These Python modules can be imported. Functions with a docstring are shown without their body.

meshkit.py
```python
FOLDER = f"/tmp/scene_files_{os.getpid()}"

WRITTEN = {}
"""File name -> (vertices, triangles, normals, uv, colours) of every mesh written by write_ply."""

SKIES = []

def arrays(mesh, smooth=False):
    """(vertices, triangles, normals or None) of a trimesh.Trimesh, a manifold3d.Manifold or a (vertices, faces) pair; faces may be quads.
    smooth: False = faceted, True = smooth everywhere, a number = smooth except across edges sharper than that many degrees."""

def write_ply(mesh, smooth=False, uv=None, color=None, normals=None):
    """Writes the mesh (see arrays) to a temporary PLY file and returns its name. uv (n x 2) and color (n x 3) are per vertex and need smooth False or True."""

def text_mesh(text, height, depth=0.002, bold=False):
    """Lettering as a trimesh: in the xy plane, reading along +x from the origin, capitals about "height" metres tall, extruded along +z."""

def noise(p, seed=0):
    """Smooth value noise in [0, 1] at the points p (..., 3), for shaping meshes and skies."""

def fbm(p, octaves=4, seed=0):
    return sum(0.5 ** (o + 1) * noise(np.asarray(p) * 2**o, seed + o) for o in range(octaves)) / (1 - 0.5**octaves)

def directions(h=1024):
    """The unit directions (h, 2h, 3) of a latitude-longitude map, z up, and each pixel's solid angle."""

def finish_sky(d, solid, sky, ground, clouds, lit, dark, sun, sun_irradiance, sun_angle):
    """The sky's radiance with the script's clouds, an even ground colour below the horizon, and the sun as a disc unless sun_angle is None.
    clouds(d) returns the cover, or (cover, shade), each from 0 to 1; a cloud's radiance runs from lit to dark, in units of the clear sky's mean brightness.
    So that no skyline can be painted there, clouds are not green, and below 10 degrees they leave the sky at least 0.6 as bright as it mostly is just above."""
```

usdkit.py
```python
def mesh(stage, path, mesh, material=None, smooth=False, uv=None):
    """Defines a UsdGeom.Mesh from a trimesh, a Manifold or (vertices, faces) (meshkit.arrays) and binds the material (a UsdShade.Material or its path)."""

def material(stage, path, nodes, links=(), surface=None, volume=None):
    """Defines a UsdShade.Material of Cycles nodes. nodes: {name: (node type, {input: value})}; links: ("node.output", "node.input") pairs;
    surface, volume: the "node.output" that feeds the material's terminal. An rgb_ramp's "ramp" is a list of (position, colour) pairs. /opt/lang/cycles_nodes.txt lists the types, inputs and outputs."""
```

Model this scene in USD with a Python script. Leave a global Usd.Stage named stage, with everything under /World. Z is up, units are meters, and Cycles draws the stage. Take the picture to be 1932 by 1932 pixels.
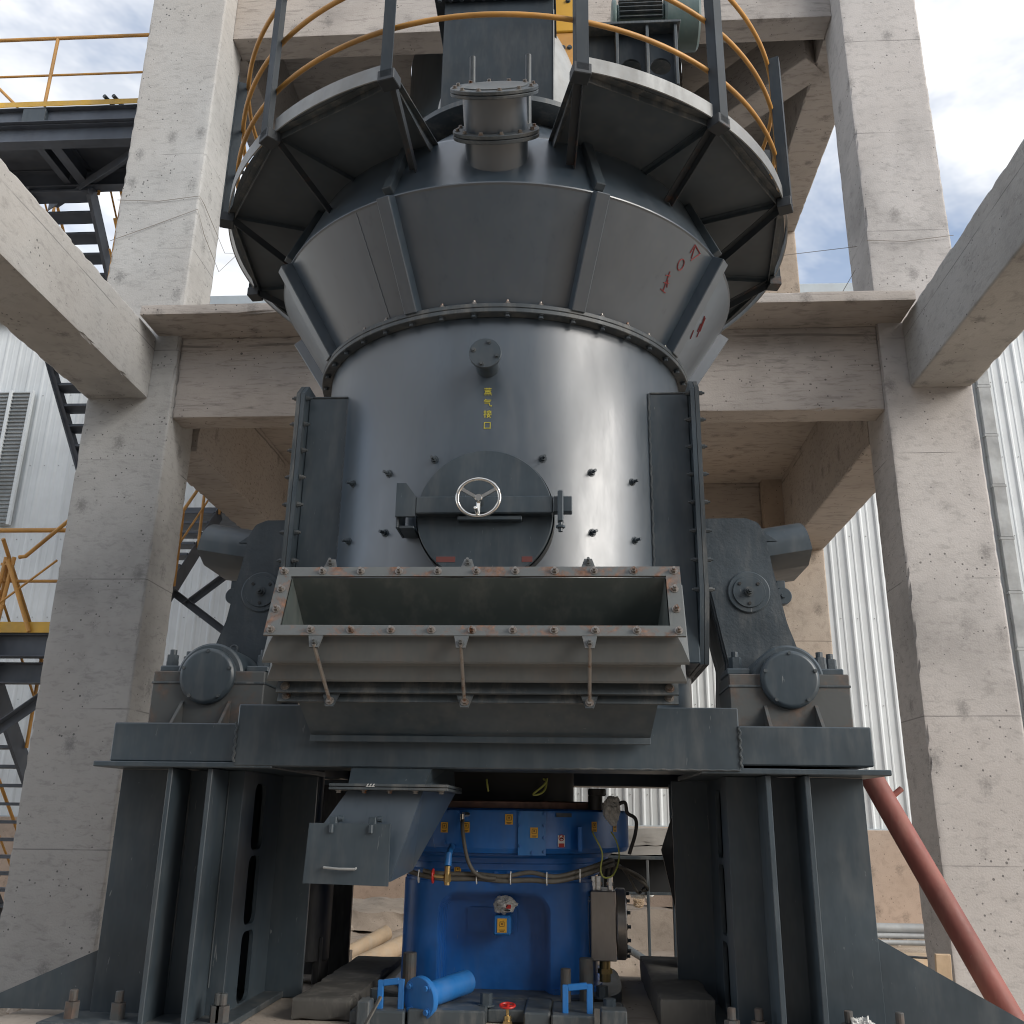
import math, numpy as np, usdkit, meshkit
from pxr import Usd, UsdGeom, UsdLux, UsdShade, Gf, Sdf
from manifold3d import Manifold, CrossSection

rng = np.random.default_rng(7)
PI = math.pi
A = lambda *p: np.array(p, float)
stage = Usd.Stage.CreateInMemory()
UsdGeom.SetStageUpAxis(stage, 'Z')
UsdGeom.Xform.Define(stage, '/World')
UsdGeom.Scope.Define(stage, '/World/Looks')

# ------------------------------------------------------------------ camera
CAM_Z, PITCH, ROLL, YAW, F_OVER_W = 1.55, math.radians(17.9), math.radians(0.87), math.radians(3.85), 1772 / 1932
EXPOSURE = 1.24
cam = UsdGeom.Camera.Define(stage, '/World/camera')
_f = A(-math.sin(YAW) * math.cos(PITCH), math.cos(YAW) * math.cos(PITCH), math.sin(PITCH))
_r = A(math.cos(YAW), math.sin(YAW), 0)
_u = np.cross(_r, _f)
r2, u2 = math.cos(ROLL) * _r + math.sin(ROLL) * _u, -math.sin(ROLL) * _r + math.cos(ROLL) * _u
cam.AddTransformOp().Set(Gf.Matrix4d(*r2, 0, *u2, 0, *(-_f), 0, 0, 0, CAM_Z, 1))
cam.CreateHorizontalApertureAttr(36.0)
cam.CreateVerticalApertureAttr(36.0)
cam.CreateFocalLengthAttr(36.0 * F_OVER_W)
cam.CreateFStopAttr(0.0)
cam.CreateExposureAttr(EXPOSURE)

# ------------------------------------------------------------------ sky and sun (thin bright cloud, sun behind the camera's right shoulder)
SUN = A(0.78, -0.45, 0.44); SUN /= np.linalg.norm(SUN)
SUN_I, SUN_ANGLE, SKY_S = 0.36, 34.0, 0.092
dome = UsdLux.DomeLight.Define(stage, '/World/sky')
dome.GetPrim().SetCustomDataByKey('kind', 'structure')
sky_mat = usdkit.material(stage, '/World/Looks/sky', {
    'sky': ('sky_texture', {'sky_type': 'single_scattering', 'sun_disc': False, 'sun_elevation': math.asin(SUN[2]),
                            'sun_rotation': math.atan2(SUN[0], SUN[1]), 'altitude': 200.0, 'air_density': 1.0, 'aerosol_density': 1.0}),
    'tc': ('texture_coordinate', {}),
    'map': ('mapping', {'scale': (1.0, 1.0, 2.2), 'location': (0.35, 0.2, 0.6)}),
    'n': ('noise_texture', {'scale': 3.1, 'detail': 6.0, 'roughness': 0.55, 'distortion': 0.25}),
    'n2': ('noise_texture', {'scale': 7.0, 'detail': 5.0, 'roughness': 0.6}),
    'ramp': ('rgb_ramp', {'ramp': [(0.38, (0.22, 0.22, 0.22)), (0.53, (1, 1, 1))]}),
    'shade': ('rgb_ramp', {'ramp': [(0.34, (3.4, 3.65, 4.1)), (0.60, (5.1, 5.18, 5.32))]}),
    'mix': ('mix_color', {}), 'bg': ('background_shader', {'strength': SKY_S})},
    [('tc.generated', 'map.vector'), ('map.vector', 'n.vector'), ('map.vector', 'n2.vector'), ('n.fac', 'ramp.fac'), ('n2.fac', 'shade.fac'), ('ramp.color', 'mix.fac'),
     ('sky.color', 'mix.a'), ('shade.color', 'mix.b'), ('mix.result', 'bg.color')], surface='bg.background')
UsdShade.MaterialBindingAPI.Apply(dome.GetPrim()).Bind(sky_mat)
sun = UsdLux.DistantLight.Define(stage, '/World/sun')
sun.CreateIntensityAttr(SUN_I); sun.CreateAngleAttr(SUN_ANGLE); sun.CreateColorAttr(Gf.Vec3f(1.0, 0.95, 0.88)); sun.CreateNormalizeAttr(True)
_z = SUN; _x = np.cross(A(0, 0, 1), _z); _x /= np.linalg.norm(_x); _y = np.cross(_z, _x)
sun.AddTransformOp().Set(Gf.Matrix4d(*_x, 0, *_y, 0, *_z, 0, 0, 0, 30, 1))

# ------------------------------------------------------------------ materials
MT = {}
def paint(name, col, rough=0.4, var=0.25, dust=0.12, dustcol=(0.30, 0.28, 0.25), bump=0.15, bscale=14.0, spec=0.5, metallic=0.0, coat=0.0, ior=1.5, flecks=0.0, rand=0.0):
    c = np.array(col)
    MT[name] = usdkit.material(stage, '/World/Looks/' + name, {
        'g': ('geometry', {}),
        'n': ('noise_texture', {'scale': 2.3, 'detail': 6.0, 'roughness': 0.6}),
        'cr': ('rgb_ramp', {'ramp': [(0.3, tuple(c * (1 - var))), (0.7, tuple(np.minimum(c * (1 + var), 1)))]}),
        'm': ('mapping', {'scale': (5.0, 5.0, 1.1)}),
        'd': ('noise_texture', {'scale': 2.0, 'detail': 8.0, 'roughness': 0.7}),
        'dr': ('rgb_ramp', {'ramp': [(0.48, (0, 0, 0)), (0.78, (dust * 2.4,) * 3)]}),
        'mx': ('mix_color', {'b': tuple(dustcol)}),
        'sm': ('mapping', {'scale': (26.0, 26.0, 4.0)}), 'sn': ('noise_texture', {'scale': 2.0, 'detail': 3.0, 'roughness': 0.75, 'distortion': 0.8}),
        'sr': ('rgb_ramp', {'ramp': [(0.70, (0, 0, 0)), (0.735, (flecks,) * 3)]}), 'mx2': ('mix_color', {'b': (0.30, 0.31, 0.31)}),
        'rr': ('map_range', {'from_min': 0.3, 'from_max': 0.7, 'to_min': rough * 0.8, 'to_max': min(1, rough * 1.3)}),
        'bn': ('noise_texture', {'scale': bscale, 'detail': 4.0, 'roughness': 0.6}),
        'b': ('bump', {'strength': bump, 'distance': 0.004}),
        'p': ('principled_bsdf', {'specular_ior_level': spec, 'metallic': metallic, 'coat_weight': coat, 'coat_roughness': 0.33, 'ior': ior, 'coat_ior': 1.6})},
        [('g.position', 'n.vector'), ('g.position', 'm.vector'), ('m.vector', 'd.vector'), ('g.position', 'bn.vector'), ('n.fac', 'cr.fac'), ('d.fac', 'dr.fac'),
         ('dr.color', 'mx.fac'), ('cr.color', 'mx.a'), ('g.position', 'sm.vector'), ('sm.vector', 'sn.vector'), ('sn.fac', 'sr.fac'), ('sr.color', 'mx2.fac'), ('mx.result', 'mx2.a'), ('mx2.result', 'p.base_color'), ('d.fac', 'rr.value'), ('rr.result', 'p.roughness'), ('bn.fac', 'b.height'), ('b.normal', 'p.normal')],
        surface='p.BSDF')
    if rand:
        usdkit.material(stage, '/World/Looks/' + name, {'oi': ('object_info', {}), 'rv': ('map_range', {'from_min': 0.0, 'from_max': 1.0, 'to_min': 1 - rand, 'to_max': 1 + rand * 0.5}), 'rm': ('vector_math', {'math_type': 'scale'}), 'mx2': ('mix_color', {'b': (0.30, 0.31, 0.31)}), 'p': ('principled_bsdf', {})},
            [('oi.random', 'rv.value'), ('mx2.result', 'rm.vector1'), ('rv.result', 'rm.scale'), ('rm.vector', 'p.base_color')])

def rusty(name, col, rust=(0.27, 0.11, 0.04), lo=0.5, hi=0.62, rough=0.55, scale=9.0, metallic=0.0):
    MT[name] = usdkit.material(stage, '/World/Looks/' + name, {
        'g': ('geometry', {}), 'n': ('noise_texture', {'scale': scale, 'detail': 8.0, 'roughness': 0.68, 'distortion': 0.4}),
        'n2': ('noise_texture', {'scale': scale * 4, 'detail': 5.0, 'roughness': 0.6}),
        'r': ('rgb_ramp', {'ramp': [(lo, (0, 0, 0)), (hi, (1, 1, 1))]}),
        'rc': ('rgb_ramp', {'ramp': [(0.35, tuple(np.array(rust) * 0.5)), (0.65, tuple(np.array(rust) * 1.35))]}),
        'mx': ('mix_color', {'a': col}), 'b': ('bump', {'strength': 0.3, 'distance': 0.003}),
        'p': ('principled_bsdf', {'roughness': rough, 'metallic': metallic})},
        [('g.position', 'n.vector'), ('g.position', 'n2.vector'), ('n.fac', 'r.fac'), ('n2.fac', 'rc.fac'), ('r.color', 'mx.fac'), ('rc.color', 'mx.b'), ('mx.result', 'p.base_color'),
         ('n2.fac', 'b.height'), ('b.normal', 'p.normal')], surface='p.BSDF')

def concrete(name, col, grain=(1, 1, 1), joint=1.22, grain_amt=0.35, warm=(0.43, 0.36, 0.29)):
    """Board-marked site concrete: mottled, with formwork joints at even heights, rows of tie-hole patches, small blow holes and grain."""
    c = np.array(col)
    nodes = {
        'g': ('geometry', {}),
        'n': ('noise_texture', {'scale': 0.9, 'detail': 8.0, 'roughness': 0.62}),
        'cr': ('rgb_ramp', {'ramp': [(0.28, tuple(c * 0.68)), (0.5, tuple(c)), (0.72, tuple(np.minimum(c * 1.15, 1)))]}),
        'n3': ('noise_texture', {'scale': 0.35, 'detail': 3.0}),
        'wr': ('rgb_ramp', {'ramp': [(0.42, (0, 0, 0)), (0.66, (0.75, 0.75, 0.75))]}),
        'wm': ('mix_color', {'b': warm}),
        'gm': ('mapping', {'scale': grain}),
        'gn': ('noise_texture', {'scale': 9.0, 'detail': 7.0, 'roughness': 0.65, 'distortion': 0.6}),
        'gr': ('rgb_ramp', {'ramp': [(0.30, (1 - grain_amt,) * 3), (0.48, (1, 1, 1)), (1, (1.06, 1.06, 1.06))]}),
        'mg': ('mix', {'mix_type': 'multiply', 'fac': 1.0}),
        # blow holes
        'v': ('voronoi_texture', {'scale': 16.0, 'feature': 'f1', 'randomness': 1.0}),
        'vn': ('noise_texture', {'scale': 2.2, 'detail': 4.0}),
        'vd': ('math', {'math_type': 'subtract', 'value2': 0.36}),
        'va': ('math', {'math_type': 'multiply', 'value2': 0.55}),
        'vc': ('math', {'math_type': 'less_than'}),
        'hm': ('mix_color', {'b': tuple(c * 0.36)}),
        # formwork joints
        'xyz': ('separate_xyz', {}),
        'jd': ('math', {'math_type': 'divide', 'value2': joint}),
        'jw': ('noise_texture', {'scale': 0.7, 'detail': 2.0}),
        'ja': ('math', {'math_type': 'multiply_add', 'value2': 0.03}),
        'jf': ('math', {'math_type': 'fraction'}),
        'jc': ('math', {'math_type': 'less_than', 'value2': 0.009}),
        'jn': ('noise_texture', {'scale': 1.6, 'detail': 3.0}),
        'jr': ('rgb_ramp', {'ramp': [(0.4, (0, 0, 0)), (0.55, (1, 1, 1))]}),
        'jm': ('math', {'math_type': 'multiply'}),
        'jm2': ('math', {'math_type': 'multiply', 'value2': 0.7}),
        'jx': ('mix_color', {'b': tuple(c * 0.42)}),
        # rust-grey tie-hole stains on a rough grid
        'tm': ('mapping', {'scale': (2.4, 2.4, 1 / 0.61)}),
        'tv': ('voronoi_texture', {'scale': 1.0, 'feature': 'f1', 'randomness': 0.45}),
        'tn': ('noise_texture', {'scale': 34.0, 'detail': 6.0, 'roughness': 0.8}),
        'ta': ('math', {'math_type': 'multiply_add', 'value2': -0.55, 'value3': 0.455}),
        'tc': ('math', {'math_type': 'subtract'}),
        'tf': ('map_range', {'from_min': 0.0, 'from_max': 0.16, 'to_min': 0.0, 'to_max': 0.75, 'clamp': True}),
        'tx': ('mix_color', {'b': tuple(c * 0.45)}),
        'fn': ('noise_texture', {'scale': 60.0, 'detail': 4.0}),
        'bh': ('math', {'math_type': 'multiply_add', 'value2': 0.5}),
        'bj': ('math', {'math_type': 'multiply_add', 'value2': -1.2}),
        'b': ('bump', {'strength': 0.34, 'distance': 0.008}),
        'p': ('principled_bsdf', {'roughness': 0.88, 'specular_ior_level': 0.25})}
    links = [('g.position', x + '.vector') for x in ('n', 'n3', 'gm', 'v', 'vn', 'xyz', 'jw', 'jn', 'tm', 'tn', 'fn')] + [
        ('gm.vector', 'gn.vector'), ('tm.vector', 'tv.vector'), ('n.fac', 'cr.fac'), ('n3.fac', 'wr.fac'), ('wr.color', 'wm.fac'), ('cr.color', 'wm.a'),
        ('gn.fac', 'gr.fac'), ('wm.result', 'mg.color1'), ('gr.color', 'mg.color2'),
        ('vn.fac', 'vd.value1'), ('vd.value', 'va.value1'), ('v.distance', 'vc.value1'), ('va.value', 'vc.value2'), ('vc.value', 'hm.fac'), ('mg.color', 'hm.a'),
        ('xyz.z', 'jd.value1'), ('jw.fac', 'ja.value1'), ('jd.value', 'ja.value3'), ('ja.value', 'jf.value1'), ('jf.value', 'jc.value1'), ('jn.fac', 'jr.fac'), ('jc.value', 'jm.value1'), ('jr.color', 'jm.value2'),
        ('jm.value', 'jm2.value1'), ('jm2.value', 'jx.fac'), ('hm.result', 'jx.a'),
        ('tn.fac', 'ta.value1'), ('tv.distance', 'tc.value2'), ('ta.value', 'tc.value1'), ('tc.value', 'tf.value'), ('tf.result', 'tx.fac'), ('jx.result', 'tx.a'),
        ('tx.result', 'p.base_color'), ('gn.fac', 'bh.value1'), ('fn.fac', 'bh.value3'), ('jm.value', 'bj.value1'), ('bh.value', 'bj.value3'), ('bj.value', 'b.height'), ('b.normal', 'p.normal')]
    MT[name] = usdkit.material(stage, '/World/Looks/' + name, nodes, links, surface='p.BSDF')

def plain(name, col, rough=0.5, metallic=0.0, spec=0.5):
    MT[name] = usdkit.material(stage, '/World/Looks/' + name, {'p': ('principled_bsdf', {'base_color': col, 'roughness': rough, 'metallic': metallic, 'specular_ior_level': spec})}, surface='p.BSDF')

paint('slate_paint', (0.044, 0.060, 0.073), 0.38, dust=0.06, bump=0.12, bscale=7, ior=1.55, flecks=0.5)
paint('slate_body', (0.036, 0.056, 0.077), 0.39, var=0.12, dust=0.03, bump=0.06, bscale=2.5, coat=0.7, ior=1.8)
paint('slate_dark', (0.026, 0.035, 0.043), 0.52, dust=0.05, bump=0.1, bscale=7, spec=0.25)
paint('deck_slate', (0.062, 0.078, 0.092), 0.5, dust=0.05, bump=0.1, bscale=7)
paint('slate_cast', (0.044, 0.058, 0.070), 0.42, dust=0.08, bump=0.62, bscale=36)
paint('slate_dusty', (0.054, 0.066, 0.074), 0.45, dust=0.22, bump=0.2)
paint('stair_steel', (0.085, 0.100, 0.125), 0.45, dust=0.05)
paint('galvanised', (0.30, 0.31, 0.31), 0.55, var=0.3, dust=0.15, bscale=30, metallic=0.2)
paint('handrail_yellow', (0.49, 0.25, 0.06), 0.45, var=0.3, dust=0.06)
paint('kick_yellow', (0.60, 0.36, 0.05), 0.45, var=0.25, dust=0.12)
paint('gear_blue', (0.013, 0.125, 0.42), 0.36, var=0.28, dust=0.12, dustcol=(0.12, 0.16, 0.22), bump=0.3, bscale=22, coat=0.2, flecks=0.4)
paint('gear_blue_light', (0.022, 0.15, 0.42), 0.35, var=0.2, dust=0.05)
paint('motor_green', (0.075, 0.115, 0.11), 0.4, dust=0.08)
paint('white_cladding', (0.60, 0.635, 0.65), 0.4, var=0.06, dust=0.05, dustcol=(0.45, 0.43, 0.4), bump=0.06, rand=0.10)
paint('hall_grey', (0.30, 0.305, 0.31), 0.6, var=0.2, dust=0.15)
paint('grey_cladding', (0.42, 0.47, 0.50), 0.45, var=0.08, dust=0.06)
paint('oxide_red', (0.215, 0.068, 0.054), 0.6, var=0.35, dust=0.2, dustcol=(0.33, 0.20, 0.16), bump=0.4, flecks=0.35)
paint('stainless', (0.36, 0.33, 0.30), 0.34, var=0.1, dust=0.05, metallic=0.6)
paint('bellows_paint', (0.105, 0.115, 0.117), 0.36, var=0.2, dust=0.11, dustcol=(0.24, 0.17, 0.13))
paint('primer_green', (0.054, 0.067, 0.064), 0.55, var=0.2, dust=0.1)
paint('white_plastic', (0.50, 0.50, 0.48), 0.35, var=0.12, dust=0.2)
paint('timber', (0.48, 0.36, 0.24), 0.8, var=0.3, dust=0.25, dustcol=(0.5, 0.45, 0.38), bump=0.5)
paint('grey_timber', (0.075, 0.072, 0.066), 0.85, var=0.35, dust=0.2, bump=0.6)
paint('paper_sack', (0.38, 0.36, 0.33), 0.8, var=0.2, dust=0.1, bump=0.6)
paint('black_rubber', (0.012, 0.012, 0.013), 0.5, dust=0.1)
paint('hose_grey', (0.085, 0.078, 0.065), 0.55, dust=0.1)
paint('sticker_yellow', (0.62, 0.34, 0.03), 0.5, var=0.1, dust=0.03)
paint('stencil_yellow', (0.45, 0.40, 0.05), 0.6, var=0.15, dust=0.02)
rusty('rust_flange', (0.125, 0.135, 0.135), rust=(0.21, 0.105, 0.06), lo=0.50, hi=0.64, scale=9)
rusty('rust_block', (0.075, 0.080, 0.080), rust=(0.115, 0.070, 0.048), lo=0.46, hi=0.72, scale=5.0)
rusty('rust_post', (0.030, 0.036, 0.042), rust=(0.11, 0.055, 0.035), lo=0.58, hi=0.7, scale=5)
rusty('rust_ring', (0.16, 0.10, 0.08), rust=(0.20, 0.10, 0.07), lo=0.4, hi=0.6, scale=4)
rusty('bolt_steel', (0.26, 0.24, 0.22), rust=(0.16, 0.07, 0.03), lo=0.52, hi=0.66, rough=0.4, scale=18, metallic=0.7)
plain('chrome', (0.78, 0.75, 0.70), 0.14, 1.0)
plain('brass', (0.50, 0.36, 0.16), 0.35, 0.9)
plain('valve_red', (0.42, 0.02, 0.015), 0.4)
plain('chalk_red', (0.27, 0.055, 0.055), 0.8)
plain('primer_red', (0.15, 0.045, 0.04), 0.7)
plain('mark_black', (0.02, 0.02, 0.02), 0.6)
plain('sticker_ink', (0.16, 0.08, 0.012), 0.6)
plain('mark_white', (0.72, 0.72, 0.70), 0.6)
plain('wire_green', (0.26, 0.28, 0.06), 0.5)
plain('wire_steel', (0.24, 0.215, 0.185), 0.5)
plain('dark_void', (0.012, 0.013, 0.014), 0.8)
concrete('concrete_cool', (0.405, 0.405, 0.397), grain=(1, 1, 2.5), grain_amt=0.22, warm=(0.415, 0.395, 0.37))
concrete('concrete_warm', (0.475, 0.455, 0.44), grain=(1, 1, 2.0), grain_amt=0.22, warm=(0.46, 0.43, 0.408))
concrete('concrete_board', (0.405, 0.375, 0.35), grain=(0.5, 1.6, 3.5), joint=3.1, grain_amt=0.38, warm=(0.43, 0.375, 0.325))
concrete('concrete_far', (0.41, 0.355, 0.30), joint=1.3, grain_amt=0.2, warm=(0.44, 0.36, 0.29))
concrete('concrete_wall', (0.40, 0.32, 0.26), joint=5.3, grain_amt=0.2, warm=(0.46, 0.34, 0.26))
MT['dirt'] = usdkit.material(stage, '/World/Looks/dirt', {
    'g': ('geometry', {}), 'n': ('noise_texture', {'scale': 1.2, 'detail': 9.0, 'roughness': 0.7}), 'n2': ('noise_texture', {'scale': 22.0, 'detail': 6.0, 'roughness': 0.7}),
    'r': ('rgb_ramp', {'ramp': [(0.3, (0.30, 0.235, 0.18)), (0.55, (0.44, 0.365, 0.29)), (0.75, (0.53, 0.475, 0.40))]}),
    'b': ('bump', {'strength': 0.9, 'distance': 0.03}), 'p': ('principled_bsdf', {'roughness': 0.95, 'specular_ior_level': 0.1})},
    [('g.position', 'n.vector'), ('g.position', 'n2.vector'), ('n.fac', 'r.fac'), ('r.color', 'p.base_color'), ('n2.fac', 'b.height'), ('b.normal', 'p.normal')], surface='p.BSDF')

# ------------------------------------------------------------------ mesh building
def fb(p): return (meshkit.fbm(p) - 0.5) * 3.2
def unit(v):
    v = np.asarray(v, float); return v / np.linalg.norm(v)
def frame(n, up=(0, 0, 1)):
    n = unit(n); u = np.asarray(up, float)
    if abs(n @ u) > 0.98: u = A(0, 1, 0)
    x = unit(np.cross(u, n)); return x, np.cross(n, x), n
def section(poly):
    p = np.asarray(poly, float); q = np.roll(p, -1, 0)
    return CrossSection([p if (p[:, 0] * q[:, 1] - p[:, 1] * q[:, 0]).sum() > 0 else p[::-1]])
class M:
    def __init__(s): s.v, s.f, s.n = [], [], 0
    def add(s, v, f):
        v = np.asarray(v, float).reshape(-1, 3); f = np.asarray(f, int)
        if f.shape[1] == 4: f = np.vstack([f[:, [0, 1, 2]], f[:, [0, 2, 3]]])
        s.v.append(v); s.f.append(f + s.n); s.n += len(v); return s
    def man(s, m):
        q = m.to_mesh(); return s.add(q.vert_properties[:, :3], q.tri_verts)
    def obox(s, c, ax, half, ch=0.004):
        h = np.asarray(half, float); ch = min(ch, 0.45 * h.min()); pts = []
        for sx in (-1, 1):
            for sy in (-1, 1):
                for sz in (-1, 1):
                    g = A(sx, sy, sz) * h
                    if ch <= 0: pts.append(g)
                    else:
                        for k in range(3):
                            q = g - A(sx, sy, sz) * ch; q[k] = g[k]; pts.append(q)
        return s.man(Manifold.hull_points(np.asarray(c, float) + np.array(pts) @ np.asarray(ax, float)))
    def box(s, lo, hi, ch=0.004):
        lo, hi = np.asarray(lo, float), np.asarray(hi, float); return s.obox((lo + hi) / 2, np.eye(3), (hi - lo) / 2, ch)
    def bar(s, p0, p1, w, h, up=(0, 0, 1), ch=0.003):
        p0, p1 = np.asarray(p0, float), np.asarray(p1, float); x, y, z = frame(p1 - p0, up)
        return s.obox((p0 + p1) / 2, [x, y, z], (w / 2, h / 2, np.linalg.norm(p1 - p0) / 2), ch)
    def angle(s, p0, p1, w, t=0.006, up=(0, 0, 1), flip=1):
        p0, p1 = np.asarray(p0, float), np.asarray(p1, float); x, y, z = frame(p1 - p0, up)
        s.obox((p0 + p1) / 2 + y * (w / 2 - t / 2), [x, y, z], (w / 2, t / 2, np.linalg.norm(p1 - p0) / 2), 0.001)
        return s.obox((p0 + p1) / 2 + x * flip * (w / 2 - t / 2) - y * t * 0.5, [x, y, z], (t / 2, w / 2 - t * 0.5, np.linalg.norm(p1 - p0) / 2), 0.001)
    def ibeam(s, p0, p1, w, h, t=0.012, up=(0, 0, 1)):
        p0, p1 = np.asarray(p0, float), np.asarray(p1, float); x, y, z = frame(p1 - p0, up); L = np.linalg.norm(p1 - p0) / 2; c = (p0 + p1) / 2
        for k in (-1, 1): s.obox(c + y * k * (h / 2 - t / 2), [x, y, z], (w / 2, t / 2, L), 0.002)
        return s.obox(c, [x, y, z], (t / 2, h / 2 - t, L), 0)
    def cyl(s, p0, p1, r, n=24, r1=None, ch=0.0):
        p0, p1 = np.asarray(p0, float), np.asarray(p1, float); x, y, z = frame(p1 - p0); r1 = r if r1 is None else r1
        L = np.linalg.norm(p1 - p0); prof = [(0, 0)] + ([(r - ch, 0), (r, ch), (r1, L - ch), (r1 - ch, L)] if ch > 0 else [(r, 0), (r1, L)]) + [(0, L)]
        return s.spin(prof, p0, (x, y, z), n)
    def spin(s, prof, o, ax, n=48, a0=0.0, a1=2 * PI):
        """(radius, height) profile turned about ax[2]; starts at ax[0]."""
        x, y, z = [np.asarray(q, float) for q in ax]; o = np.asarray(o, float); full = abs(a1 - a0 - 2 * PI) < 1e-6
        t = np.linspace(a0, a1, n + 1)[:n if full else n + 1]; k = len(t); m = len(prof)
        P = np.array([[o + r * (math.cos(a) * x + math.sin(a) * y) + h * z for r, h in prof] for a in t]).reshape(-1, 3)
        f = []
        for i in range(k if full else k - 1):
            j = (i + 1) % k
            for q in range(m - 1):
                a, b, c, d = i * m + q, j * m + q, j * m + q + 1, i * m + q + 1
                if prof[q][0] > 1e-9: f.append((a, b, c) if prof[q + 1][0] < 1e-9 else (a, b, c)); 
                if prof[q][0] > 1e-9 and prof[q + 1][0] > 1e-9: f.append((a, c, d))
                elif prof[q][0] <= 1e-9 and prof[q + 1][0] > 1e-9: f.append((a, c, d))
        return s.add(P, f)
    def tube(s, pts, r, n=10):
        p = np.asarray(pts, float); t = np.gradient(p, axis=0); t /= np.linalg.norm(t, axis=1, keepdims=True); x = frame(t[0])[0]; R = []
        for i in range(len(p)):
            x = unit(x - t[i] * (x @ t[i])); y = np.cross(t[i], x)
            R.append([p[i] + r * (math.cos(a) * x + math.sin(a) * y) for a in np.arange(n) * 2 * PI / n])
        V = np.array(R).reshape(-1, 3); f = []; m = len(p)
        for i in range(m - 1):
            for j in range(n): f.append((i * n + j, i * n + (j + 1) % n, (i + 1) * n + (j + 1) % n, (i + 1) * n + j))
        s.add(V, f); c = s.n
        s.add(np.vstack([V[:n], p[:1]]), [((j + 1) % n, j, n) for j in range(n)]); return s.add(np.vstack([V[-n:], p[-1:]]), [(j, (j + 1) % n, n) for j in range(n)])
    def prism(s, poly, o, ux, uy, d, holes=()):
        """polygon (2-D, along ux, uy) pushed out by d along ux x uy"""
        cs = section(poly)
        for h in holes: cs = cs - section(h)
        q = Manifold.extrude(cs, d).to_mesh(); v = q.vert_properties[:, :3]; ux, uy = unit(ux), unit(uy)
        return s.add(np.asarray(o, float) + v @ np.array([ux, uy, np.cross(ux, uy)]), q.tri_verts)
    def hexb(s, p, n, r=0.016, h=0.013, washer=True, stud=0.0):
        x, y, z = frame(n); p = np.asarray(p, float)
        if washer: s.cyl(p, p + z * 0.003, r * 1.45, 12); p = p + z * 0.003
        s.cyl(p, p + z * h, r, 6)
        if stud: s.cyl(p + z * h, p + z * (h + stud), r * 0.55, 8)
        return s
    def rings(s, loops, cap=False):
        L = np.array(loops, float); m, k = L.shape[:2]; f = [(i * k + j, i * k + (j + 1) % k, (i + 1) * k + (j + 1) % k, (i + 1) * k + j) for i in range(m - 1) for j in range(k)]
        s.add(L.reshape(-1, 3), f)
        if cap:
            for q, o in ((L[0], 1), (L[-1], 0)):
                c = q.mean(0); s.add(np.vstack([q, [c]]), [((j + o) % k, (j + 1 - o) % k, k) for j in range(k)])
        return s
    def mesh(s): return np.vstack(s.v), np.vstack(s.f)

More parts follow.
